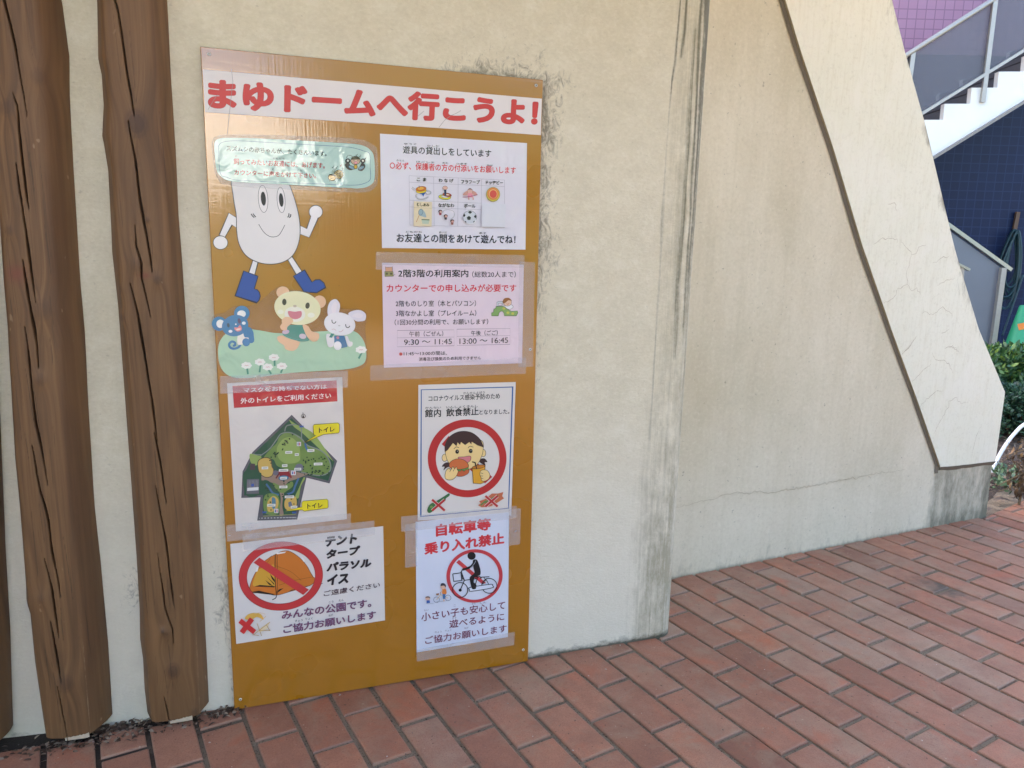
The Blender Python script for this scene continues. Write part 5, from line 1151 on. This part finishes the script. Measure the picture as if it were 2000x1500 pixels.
a.poly([(556, 790), (584, 786), (582, 806), (558, 808)], (160, 110, 76)); a.poly(bez([(615, 745), (645, 738), (658, 780), (645, 800), (618, 796)]), (224, 130, 60)); a.poly([(618, 796), (648, 794), (642, 842), (622, 842)], (64, 116, 170)); a.stroke([(630, 842), (632, 866)], 10, (226, 180, 150)); a.stroke([(620, 760), (600, 780)], 7, (226, 180, 150))
a.poly(ell(624, 722, 26, 26, 0, 18), (226, 180, 156)); a.poly(bez([(600, 716), (605, 692), (630, 688), (650, 706), (648, 730), (632, 712)]), (66, 60, 70))
a.poly(ell(474, 836, 24, 20, 0, 18), (226, 180, 156)); a.poly(bez([(452, 830), (460, 818), (488, 818), (498, 836), (480, 828)]), (96, 66, 56)); a.poly([(462, 856), (492, 854), (496, 880), (462, 884)], (56, 96, 170)); a.stroke([(458, 888), (530, 884)], 6, (186, 190, 204))
tape(a, [(214, 38), (1338, -66), (1338, 52), (1272, 60), (362, 172), (214, 184)], 0.40, 'milky_tape'); a.y += 0.0004
tape(a, [(252, 118), (372, 96), (372, 522), (252, 536)], 0.34, 'milky_tape'); a.y += 0.0002
tape(a, [(1262, -30), (1380, -44), (1372, 308), (1258, 322)], 0.34, 'milky_tape'); a.y += 0.0002
tape(a, [(362, 1336), (1322, 1160), (1314, 1290), (366, 1450)], 0.36, 'milky_tape')
a.build(root)

# ------------------------------------------------------------------ stairs and tiled building beyond the planting bed
def tile_material(name, c1, c2, grout, rough=0.25):
    k = NT(name); tc = k.n('ShaderNodeTexCoord'); mp = k.n('ShaderNodeMapping'); k.l(tc.outputs['Object'], mp.inputs[0])
    br = k.n('ShaderNodeTexBrick'); br.offset = 0.0; br.squash = 1.0
    for a, b_ in (('Scale', 1.0), ('Mortar Size', 0.006), ('Mortar Smooth', 0.1), ('Brick Width', 0.108), ('Row Height', 0.108), ('Bias', 0.0)): br.inputs[a].default_value = b_
    br.inputs['Color1'].default_value = srgb(*c1); br.inputs['Color2'].default_value = srgb(*c2); br.inputs['Mortar'].default_value = srgb(*grout)
    k.l(mp.outputs[0], br.inputs['Vector'])
    k.p.inputs['Specular IOR Level'].default_value = 0.25
    v = k.pos(); c = k.mix(k.math('MULTIPLY', k.noise(v, 1.5, 4), 0.35), br.outputs['Color'], tuple(0.6 * x for x in srgb(*c1)[:3]) + (1,))
    n_ = k.bump(br.outputs['Fac'], -0.4, 0.004); n_ = k.bump(k.noise(v, 5.0, 2), 0.05, 0.01, n_)
    return k.set(Base_Color=c, Roughness=rough, Normal=n_)
M_PURPLE = tile_material('mauve_tiles', (160, 120, 142), (166, 126, 148), (134, 100, 122), 0.45)
M_BLUE = tile_material('navy_tiles', (12, 28, 62), (15, 33, 69), (30, 48, 84), 0.5)
M_WHITE = plain('white_paint', (226, 226, 220), 0.5, 0, 0.06, 3)
M_STEEL = plain('galvanised_steel', (168, 164, 156), 0.5, 0.6, 0.15, 30)
M_GREY = plain('grey_tread', (88, 88, 92), 0.8)
DW, DS = 9.4, 8.2
def frame(o, origin, xdir, zdir=(0, 0, 1)):
    X = Vector(xdir).normalized(); Z = Vector(zdir).normalized(); Y = Z.cross(X)
    o.matrix_world = Matrix(((X[0], Y[0], Z[0], origin[0]), (X[1], Y[1], Z[1], origin[1]), (X[2], Y[2], Z[2], origin[2]), (0, 0, 0, 1)))
def sheet_wall(name, a, b_, z0, z1, th, mat, parent):
    """upright slab whose own x runs along the wall and y runs up, so that tiles keep their grid"""
    L_ = float(np.linalg.norm(b_ - a)); me_v = [(x, y, z) for z in (0, -th) for x, y in ((0, z0), (L_, z0), (L_, z1), (0, z1))]
    me = bpy.data.meshes.new(name); me.from_pydata(me_v, [], [(0, 1, 2, 3), (7, 6, 5, 4), (0, 4, 5, 1), (1, 5, 6, 2), (2, 6, 7, 3), (3, 7, 4, 0)]); me.materials.append(mat)
    o = bpy.data.objects.new(name, me); COL.objects.link(o)
    d = (b_ - a) / L_; n_ = np.array([d[1], -d[0], 0.0])
    Mx = Matrix(((d[0], 0, n_[0], a[0]), (d[1], 0, n_[1], a[1]), (0, 1, 0, 0), (0, 0, 0, 1)))
    if parent: o.parent = parent; o.matrix_parent_inverse = Matrix.Translation(-Vector(parent.location))
    o.matrix_world = Mx; o.matrix_basis = Mx
    return o
wa, wb = on_d(300, 500, DW), on_d(2700, 500, DW); wa[2] = wb[2] = 0
zj = float(on_d(1850, 104, DW)[2]) - 0.02
BLD = empty('tiled_building', (wa + wb) / 2, 'building wall of mauve tiles above navy blue tiles behind the white stairs', 'building')
sheet_wall('navy_tile_wall', wa, wb, -0.3, zj, 0.2, M_BLUE, BLD)
sheet_wall('mauve_tile_wall', wa - 0.012 * FH, wb - 0.012 * FH, zj, 7.6, 0.2, M_PURPLE, BLD)  # unseen height and length stretched to keep direct sun off the view

D_ = lambda x, y, D=DS: on_d(x, y, D)
ST = empty('white_staircase', D_(1900, 400), 'white outdoor staircase with steel handrail and mesh guard panels', 'staircase')
run, rise = 53.0, 31.4
prof = []; x, y = 1792 - 5 * run, 234 + 5 * rise
for i in range(17):
    prof += [(x, y), (x + run * 0.93 if False else x + run - 3, y)]
    x += run; y -= rise
und = lambda x: 312 - (x - 1811) * 0.616
poly = prof + [(prof[-1][0], und(prof[-1][0])), (prof[0][0], und(prof[0][0]))]
W_ = 1.1
m = MB(); m.prism([D_(*p) for p in poly][::-1], tuple(FH * 0.07)); m.build('stringer', M_WHITE, ST)
m = MB(); m.prism([D_(*p) + FH * W_ for p in poly][::-1], tuple(FH * 0.07)); m.build('stringer', M_WHITE, ST)
lip = [(prof[0][0], und(prof[0][0])), (prof[-1][0], und(prof[-1][0]))]
m = MB(); a_, b_ = D_(*lip[0]), D_(*lip[1]); m.bar(a_ - FH * 0.004 + np.array([0, 0, -.014]), b_ - FH * 0.004 + np.array([0, 0, -.014]), 0.09, (0, 0, 1), 0.026); m.build('bottom_flange', plain('dull_steel', (134, 128, 122), 0.5, 0.3), ST)
for i in range(0, len(prof) - 1, 2):
    p0, p1 = D_(*prof[i]), D_(*prof[i + 1]); q = p0 + FH * 0.072; r = p1 + FH * 0.072; q2, r2 = p0 + FH * (W_ - 0.002), p1 + FH * (W_ - 0.002); dz = np.array([0, 0, -0.03])
    m = MB(); m.prism([q + dz * .4, r + dz * .4, r2 + dz * .4, q2 + dz * .4], dz); 
    up_ = np.array([0, 0, 0.14]); m.prism([r + dz, r2 + dz, r2 + dz + up_, r + dz + up_], tuple(RH * 0.012))
    m.build('tread', M_GREY, ST)
def post(p_top, p_bot, nm='post', wd=0.045, par=ST, D=DS - 0.02, dp=0.03):
    m = MB(); a_, b_ = on_d(*p_top, D), on_d(*p_bot, D); m.bar(b_, a_, wd, FH, dp); return m.build(nm, M_STEEL, par)
post((1945, -10), (1919, 200)); post((1784, 98), (1757, 300)); post((2108, -118), (2084, 96)); post((1630, 200), (1606, 400))
m = MB(); a_, b_ = D_(1500, 282, DS - .02), D_(2200, -168, DS - .02); m.tube([a_, b_], 0.026, 10); m.build('handrail', M_STEEL, ST, True)
m = MB(); a_, b_ = D_(1500, 408, DS - .02), D_(2200, -26, DS - .02); m.bar(a_, b_, 0.04, (0, 0, 1), 0.03); m.build('bottom_rail', M_STEEL, ST)
def mesh_panel():
    k = NT('grey_perforated_panel'); v = k.pos((1, 1, 1)); 
    k.set(Base_Color=k.mix(k.noise(v, 40, 4), srgb(92, 90, 96), srgb(122, 120, 126)), Roughness=0.5, Metallic=0.3)
    tr = k.n('ShaderNodeBsdfTransparent'); mx = k.n('ShaderNodeMixShader'); mx.inputs[0].default_value = 0.62
    k.l(tr.outputs[0], mx.inputs[1]); k.l(k.p.outputs[0], mx.inputs[2]); k.l(mx.outputs[0], k.out.inputs[0]); return k.m
M_PERF = mesh_panel()
hl = lambda x: 282 + (x - 1500) * (-450 / 700.0); bl_ = lambda x: 408 + (x - 1500) * (-434 / 700.0)
for x0, x1 in ((1612, 1784), (1771, 1944), (1930, 2106)):
    sh = -0.13 * 0
    P_ = [(x0, bl_(x0) - 3), (x1 - 18, bl_(x1 - 18) - 3), (x1, hl(x1) + 6), (x0 + 18, hl(x0 + 18) + 6)]
    m = MB(); m.prism([D_(*p, DS) for p in P_][::-1], tuple(FH * 0.004)); m.build('guard_panel', M_PERF, ST)
# lower railing that comes down towards the bed
DL = 7.6
LR = empty('steel_railing', on_d(1940, 657, DL), 'sloping steel railing with grey sheet panel ending at a square post under the stairs', 'railing')
m = MB(); a_, b_ = on_d(1700, 331, DL), on_d(1973, 527, DL); m.bar(a_, b_, 0.06, (0, 0, 1), 0.035); m.build('top_rail', plain('bright_steel', (176, 176, 170), 0.3, 0.7), LR)
m = MB(); P_ = [(1700, 340), (1958, 525), (1933, 690), (1931, 720), (1700, 720)]; m.prism([on_d(*p, DL) for p in P_], tuple(FH * 0.004)); m.build('sheet_panel', plain('grey_sheet', (112, 118, 130), 0.35, 0.3, 0.12, 2.5), LR)
m = MB(); m.bar(on_d(1932, 720, DL - .02), on_d(1959, 523, DL - .02), 0.05, FH, 0.05); m.build('end_post', M_STEEL, LR)
LR2 = empty('steel_railing', on_d(1866, 600, 7.0), 'short end of a second steel railing showing beside the slanted pier edge', 'railing')
m = MB(); m.bar(on_d(1780, 471, 7.0), on_d(1892, 527, 7.0), 0.05, (0, 0, 1), 0.022); m.build('top_rail', plain('bright_steel', (176, 176, 170), 0.3, 0.7), LR2)
m = MB(); m.bar(on_d(1868, 720, 7.0), on_d(1879, 522, 7.0), 0.03, FH, 0.03); m.build('end_post', M_STEEL, LR2)
# raised paving behind the hedge carries stairs, cone and railings
q0, q1 = on_d(1500, 600, 6.9), on_d(2600, 600, 6.9); q2, q3 = on_d(2600, 600, 9.4), on_d(1500, 600, 9.4)
m = MB(); m.prism([(q[0], q[1], -0.2) for q in (q0, q1, q2, q3)], (0, 0, 0.26)); tag(m.build('back_pavement', plain('grey_concrete', (120, 118, 112), 0.9, 0, 0.2, 6)), kind='structure')

# hose on its wooden hook
hp = on_d(1986, 420, DW - 0.05)
m = MB(); m.bar(on_d(1979, 462, DW - .03), on_d(1988, 414, DW - .03), 0.045, FH, 0.03); HK = m.build('hose_hook', plain('old_wood', (104, 82, 66), 0.8))
tag(HK, 'short brown wooden hook fixed to the navy tiles, holding a hose', 'hook')
m = MB(); random.seed(9)
top = on_d(1983, 455, DW - 0.12)
for i in range(9):
    wd = random.uniform(0.08, 0.2); ln = random.uniform(0.65, 1.0); off = random.uniform(-0.06, 0.06); dp = random.uniform(-0.05, 0.05); P_ = []
    for q in range(26):
        t = 2 * math.pi * q / 25; sx = math.sin(t); cz = (1 - math.cos(t)) / 2
        P_.append(top + RH * (off * cz + wd * sx * (0.35 + 0.65 * cz)) - np.array([0, 0, 1]) * (ln * cz - 0.02 * i % 0.05) - FH * (dp + 0.02 * sx))
    m.tube(P_, 0.013, 7)
P_ = [top + RH * (0.1 + 0.01 * q) * 1.0 - np.array([0, 0, 0.05 * q + 0.5]) + RH * (-0.02 * q) - FH * 0.1 for q in range(16)]; m.tube(bez([tuple(p) for p in P_], False, 2), 0.013, 7)
HS = m.build('garden_hose', plain('teal_rubber', (30, 66, 74), 0.35, 0, 0.1), None, True)
tag(HS, 'dark teal hose hanging in long loops against the navy tiles', 'hose')

# green cone, cut by the edge of the picture
ct_ = on_d(1999, 596, 7.5); zc0 = 0.06; hcone = float(ct_[2]) - zc0
CN = empty('traffic_cone', (ct_[0], ct_[1], zc0), 'green plastic cone with an orange patch behind the hedge', 'traffic cone')
m = MB(); m.lathe([(0.20, 0.03), (0.185, 0.07), (0.035, hcone - 0.012), (0.028, hcone - 0.002), (0.016, hcone), (0.0, hcone)], (ct_[0], ct_[1], zc0), 28); m.build('cone_body', plain('green_plastic', (52, 152, 104), 0.4), CN, True)
m = MB(); s_ = 0.21; m.prism([(ct_[0] + a * s_, ct_[1] + b_ * s_, zc0) for a, b_ in ((-1, -1), (1, -1), (1, 1), (-1, 1))], (0, 0, 0.035)); m.build('cone_base', plain('green_plastic', (52, 152, 104), 0.4), CN)
def cone_pt(x, y):
    d = ray(x, y); best = None
    for t in np.linspace(6.5, 8.5, 4000):
        p = CAM + d * (t / (d @ FH)); zz = p[2] - zc0; r = 0.185 + (0.035 - 0.185) * (zz - 0.07) / (hcone - 0.082)
        if (p[0] - ct_[0]) ** 2 + (p[1] - ct_[1]) ** 2 < r * r: return CAM + d * ((t - 0.004) / (d @ FH))
    return CAM + d * (7.5 / (d @ FH))
m = MB(); nn = 6; L_ = [(1987 + 14 * i / nn, 633 - 3 * i / nn) for i in range(nn + 1)]; v = []
for (x, y) in L_: v += [cone_pt(x + 0.0, y), cone_pt(x + 3.0, y + 12)]
m.add(v, [(2 * i, 2 * i + 1, 2 * i + 3, 2 * i + 2) for i in range(nn)]); m.build('orange_tape', plain('orange_tape', (226, 130, 44), 0.5), CN)

# ------------------------------------------------------------------ plants of the bed
def leaf_mat(name, c1, c2, c3):
    k = NT(name); a = k.attr('tone'); c = k.ramp(a, [(0.0, srgb(*c1)), (0.6, srgb(*c2)), (1.0, srgb(*c3))])
    k.p.inputs['Transmission Weight'].default_value = 0.0
    return k.set(Base_Color=c, Roughness=0.45)
def leaves(name, pts, size, mat, parent, seed, curl=0.3, aspect=0.42, droop=0.2):
    r = np.random.default_rng(seed); V = []; F = []; tn = []
    for (p, nrm) in pts:
        L_ = size * r.uniform(0.6, 1.25); w_ = L_ * aspect; d = nrm + r.normal(0, 0.55, 3); d[2] -= droop; d /= np.linalg.norm(d)
        s_ = np.cross(d, r.normal(0, 1, 3)); s_ /= np.linalg.norm(s_) + 1e-9; u = np.cross(s_, d); b0 = len(V); t = r.uniform(0, 1) ** 1.4
        for (a, ww, h) in ((0, 0.08, 0), (0.35, 1, curl * .12), (0.7, 0.75, curl * .05), (1.0, 0.02, -curl * .25)):
            c = p + d * L_ * a + u * L_ * h; V += [c - s_ * w_ * ww / 2, c + s_ * w_ * ww / 2]; tn += [t, t]
        F += [(b0 + 2 * i, b0 + 2 * i + 1, b0 + 2 * i + 3, b0 + 2 * i + 2) for i in range(3)]
    o = mesh_obj(name, V, F, mat, parent, smooth=True); at = o.data.attributes.new('tone', 'FLOAT', 'POINT'); at.data.foreach_set('value', np.array(tn, dtype=np.float32)); return o
def bush_points(c, rad, n, seed, inner=0.55):
    r = np.random.default_rng(seed); out = []
    sub = [(np.array([r.uniform(-.8, .8), r.uniform(-.8, .8), r.uniform(-.6, .75)]), r.uniform(.25, .5)) for _ in range(26)]
    while len(out) < n:
        k, rr = sub[r.integers(len(sub))]; d = r.normal(0, 1, 3); d /= np.linalg.norm(d); q = k + d * rr * r.uniform(inner, 1.0)
        if (q ** 2).sum() > 1.35: continue
        p = c + q * rad
        if p[2] < 0.02: continue
        out.append((p, d * 0.7 + np.array([0, 0, 0.5])))
    return out
def shrub(name, c, rad, n, size, mat, label, seed, aspect=0.42, droop=0.2, group='shrubs of the planting bed'):
    root = empty(name, (c[0], c[1], 0.0), label, 'shrub', group)
    leaves('foliage', bush_points(np.array(c), np.array(rad), n, seed), size, mat, root, seed + 1, aspect=aspect, droop=droop)
    m = MB(); r = np.random.default_rng(seed + 2)
    for i in range(9):
        e = np.array(c) + np.array([r.uniform(-.6, .6), r.uniform(-.6, .6), r.uniform(-.2, .5)]) * np.array(rad); s_ = np.array([c[0] + r.uniform(-.06, .06), c[1] + r.uniform(-.06, .06), -0.03])
        mid = (s_ + e) / 2 + r.normal(0, 0.04, 3); m.tube([s_, mid, e], [0.012, 0.008, 0.003], 6)
    m.build('stem', plain('brown_twig', (74, 58, 44), 0.9), root)
M_LITE = leaf_mat('bright_leaf', (38, 72, 38), (66, 106, 52), (140, 162, 76)); M_DARK = leaf_mat('deep_leaf', (24, 52, 38), (44, 82, 58), (78, 112, 84))
cA = on_d(1978, 716, 6.0); shrub('leafy_shrub', (cA[0], cA[1], cA[2] - 0.12), (0.42, 0.42, 0.30), 5200, 0.052, M_LITE, 'bright yellow-green leafy shrub in front of the cone, its top catching the light', 31)
cA2 = on_d(2075, 740, 6.1); shrub('leafy_shrub', (cA2[0], cA2[1], cA2[2] - 0.1), (0.42, 0.42, 0.30), 3600, 0.052, M_LITE, 'green leafy shrub at the outer edge of the view, mostly out of the picture', 37)
cB = on_d(1985, 795, 5.6); shrub('dark_shrub', (cB[0], cB[1], cB[2] + 0.02), (0.36, 0.36, 0.21), 6500, 0.034, M_DARK, 'dark blue-green fine-leaved shrub just beside the slanted pier', 41, 0.5)
cB2 = on_d(1900, 800, 5.7); shrub('dark_shrub', (cB2[0], cB2[1], cB2[2]), (0.34, 0.34, 0.23), 3500, 0.034, M_DARK, 'dark fine-leaved shrub largely hidden by the slanted pier', 43, 0.5)
M_GND = leaf_mat('groundcover_leaf', (56, 84, 56), (96, 122, 86), (140, 156, 112))
r = np.random.default_rng(77); P_ = []
for i in range(170):
    p = on_z(1962 + r.normal(0, 16), 940 + r.normal(0, 11), 0.02); P_.append((p + np.array([0, 0, r.uniform(0, 0.05)]), np.array([r.normal(0, .5), r.normal(0, .5), .6])))
r2 = np.random.default_rng(21); G_ = []
while len(G_) < 420:
    u = r2.uniform(0, 1); x, y = r2.uniform(-0.5, 4.2), r2.uniform(-1.0, 0.6)
    G_.append(np.array([x, y, 0.0015 + r2.uniform(0, 0.002)]))
sd = empty('seedling_plant', P_[0][0] * [1, 1, 0], 'low pale green seedlings at the foot of the white hoop', 'plant'); leaves('foliage', P_, 0.042, M_GND, sd, 5)
# withered plant
wp = on_z(1990, 986); WP = empty('withered_plant', wp, 'withered brown plant hanging from its dry stalk at the paving edge', 'plant')
m = MB(); tp = on_d(2006, 868, float((wp - CAM) @ FH) + 0.05); m.tube([wp, (wp + tp) / 2 + RH * 0.01, tp], [0.007, 0.006, 0.003], 7)
for i in range(7): 
    t = 0.3 + 0.1 * i; s_ = wp + (tp - wp) * t; m.tube([s_, s_ + RH * random.uniform(-.1, .12) + np.array([0, 0, 0.05]), s_ + RH * random.uniform(-.14, .16) - np.array([0, 0, random.uniform(0, .08)])], [0.004, 0.003, 0.002], 5)
m.build('stalk', plain('dry_stalk', (116, 96, 72), 0.9), WP)
M_DRY = leaf_mat('dry_leaf', (64, 50, 38), (104, 82, 60), (150, 120, 86)); P_ = []
for i in range(170):
    t = random.uniform(0.25, 1.0); c = wp + (tp - wp) * t; sp_ = 0.02 + 0.035 * t; P_.append((c + RH * random.gauss(0.0, sp_) + FH * random.gauss(0, sp_) + np.array([0, 0, random.gauss(0.0, 0.03)]), np.array([random.gauss(0, .5), random.gauss(0, .5), -1.1])))
leaves('dry_leaves', P_, 0.045, M_DRY, WP, 8, 0.9, 0.38, 0.5)
# white hoop edging
m = MB(); h0 = on_z(1936, 930); dh = float((h0 - CAM) @ FH)
P_ = [on_d(x, y, dh + 0.06 * i) for i, (x, y) in enumerate([(1932, 960), (1938, 922), (1950, 893), (1965, 868), (1982, 846), (2002, 828), (2040, 812), (2080, 812), (2116, 832), (2140, 870), (2152, 925), (2156, 985)])]
m.tube(bez([tuple(p) for p in P_], False, 5), 0.0115, 10); tag(m.build('garden_hoop', plain('white_plastic', (232, 232, 230), 0.35, 0, 0.03), None, True), 'white plastic garden hoop arching over the planting bed', 'garden hoop')
# fallen leaves on the bed and at the foot of the logs
def litter(name, pts, size, seed, mat):
    r = np.random.default_rng(seed); V = []; F = []; tn = []
    for p in pts:
        L_ = size * r.uniform(0.5, 1.3); w_ = L_ * r.uniform(0.35, 0.6); a = r.uniform(0, 6.283); d = np.array([math.cos(a), math.sin(a), r.uniform(-.25, .25)]); s_ = np.array([-d[1], d[0], r.uniform(-.4, .4)]); b0 = len(V); t = r.uniform(0, 1)
        for (q, ww, h) in ((0, 0.1, 0.0), (0.33, 1, .12), (0.7, 0.8, .10), (1.0, 0.05, -.02)):
            c = p + d * L_ * (q - .5) + np.array([0, 0, L_ * h]); V += [c - s_ * w_ * ww / 2, c + s_ * w_ * ww / 2]; tn += [t, t]
        F += [(b0 + 2 * i, b0 + 2 * i + 1, b0 + 2 * i + 3, b0 + 2 * i + 2) for i in range(3)]
    o = mesh_obj(name, V, F, mat, None, smooth=True); at = o.data.attributes.new('tone', 'FLOAT', 'POINT'); at.data.foreach_set('value', np.array(tn, dtype=np.float32)); return tag(o, kind='stuff')
r = np.random.default_rng(12); P_ = []
while len(P_) < 2600:
    x, y = r.uniform(3.6, 7.2), r.uniform(0.6, 3.6)
    if (x - EDGE_A[0]) * EN[0] + (y - EDGE_A[1]) * EN[1] > -0.015: continue
    P_.append(np.array([x, y, 0.012 + r.uniform(0, 0.02)]))
litter('fallen_leaves', P_, 0.045, 3, leaf_mat('fallen_leaf', (56, 44, 36), (100, 82, 66), (164, 138, 112)))
litter('grit', G_, 0.0065, 14, leaf_mat('grit_chip', (60, 46, 38), (120, 104, 88), (220, 212, 200)))
G2 = [np.array([3.72 + r.uniform(0, .5) , 0.52 + r.uniform(-.2, .1), 0.006]) for _ in range(14)]
litter('scattered_leaves', G2, 0.03, 15, leaf_mat('fallen_leaf_pale', (86, 66, 48), (120, 96, 72), (164, 138, 112)))
P_ = []
for i in range(760):
    k = r.integers(4); x, y = [(-0.30 + r.normal(0, .05), 0.012 + r.normal(0, .012)), (-0.035 + r.normal(0, .025), 0.0 + r.normal(0, .012)), (-0.45 + r.normal(0, .12), -0.035 + r.normal(0, .018)), (-0.2 + r.normal(0, .12), -0.03 + r.normal(0, .015))][k]
    P_.append(np.array([x, y, -0.006 + abs(r.normal(0, 0.007))]))
litter('dry_debris', P_, 0.017, 4, leaf_mat('debris', (58, 42, 34), (96, 72, 58), (170, 150, 130)))

# ------------------------------------------------------------------ shelter roof overhead and unseen light blockers and reflector added behind the viewer
m = MB(); m.prism([(-7, -2.0, WTOP), (3.3, -2.0, WTOP), (3.3, 0.01, WTOP), (-7, 0.01, WTOP)], (0, 0, 0.16))
tag(m.build('shelter_roof', plain('stained_boards', (186, 172, 150), 0.7, 0, 0.2, 8)), 'boarded shelter roof over the paving, above the picture', 'roof', kind='structure')
def blocker_trees(name, xs, y0, h, seed):  # unseen tree masses, added to block light and bound the board's sheen
    r = np.random.default_rng(seed); V = []; F = []
    for x in xs:
        for q in range(3):
            c = np.array([x + r.normal(0, .4), y0 + r.normal(0, .5), h * (0.2 + 0.28 * q)]); R1 = r.uniform(.9, 1.4); n1, n2 = 10, 7; b0 = len(V)
            for i in range(n2):
                ph = math.pi * i / (n2 - 1)
                for j in range(n1):
                    th = 2 * math.pi * j / n1; rr = R1 * (1 + 0.25 * r.normal()); V.append(c + rr * np.array([math.sin(ph) * math.cos(th), math.sin(ph) * math.sin(th), math.cos(ph)]))
            F += [(b0 + i * n1 + j, b0 + i * n1 + (j + 1) % n1, b0 + (i + 1) * n1 + (j + 1) % n1, b0 + (i + 1) * n1 + j) for i in range(n2 - 1) for j in range(n1)]
    tag(mesh_obj(name, V, F, plain('blocker_green', (58, 78, 46), 0.9, 0, 0.4, 2.0)), kind='stuff')
blocker_trees('tree_blocker', list(np.arange(2.6, 10, 1.2)) + list(np.arange(-16, -3.8, 1.4)), -10.0, 4.2, 3)
blocker_trees('low_tree_blocker', list(np.arange(-8, 4, 1.0)), -13.0, 1.3, 8)
m = MB(); m.prism([(-14, -19, -0.1), (3, -19, -0.1), (3, -19, 5.2), (-14, -19, 5.2)], (0, -6, 0))  # added sunlit block, its reflection gives the board its sheen
tag(m.build('sheen_block', M_WHITE), 'plain white block added behind the viewer to mirror in the board, out of the picture', 'building', kind='thing')
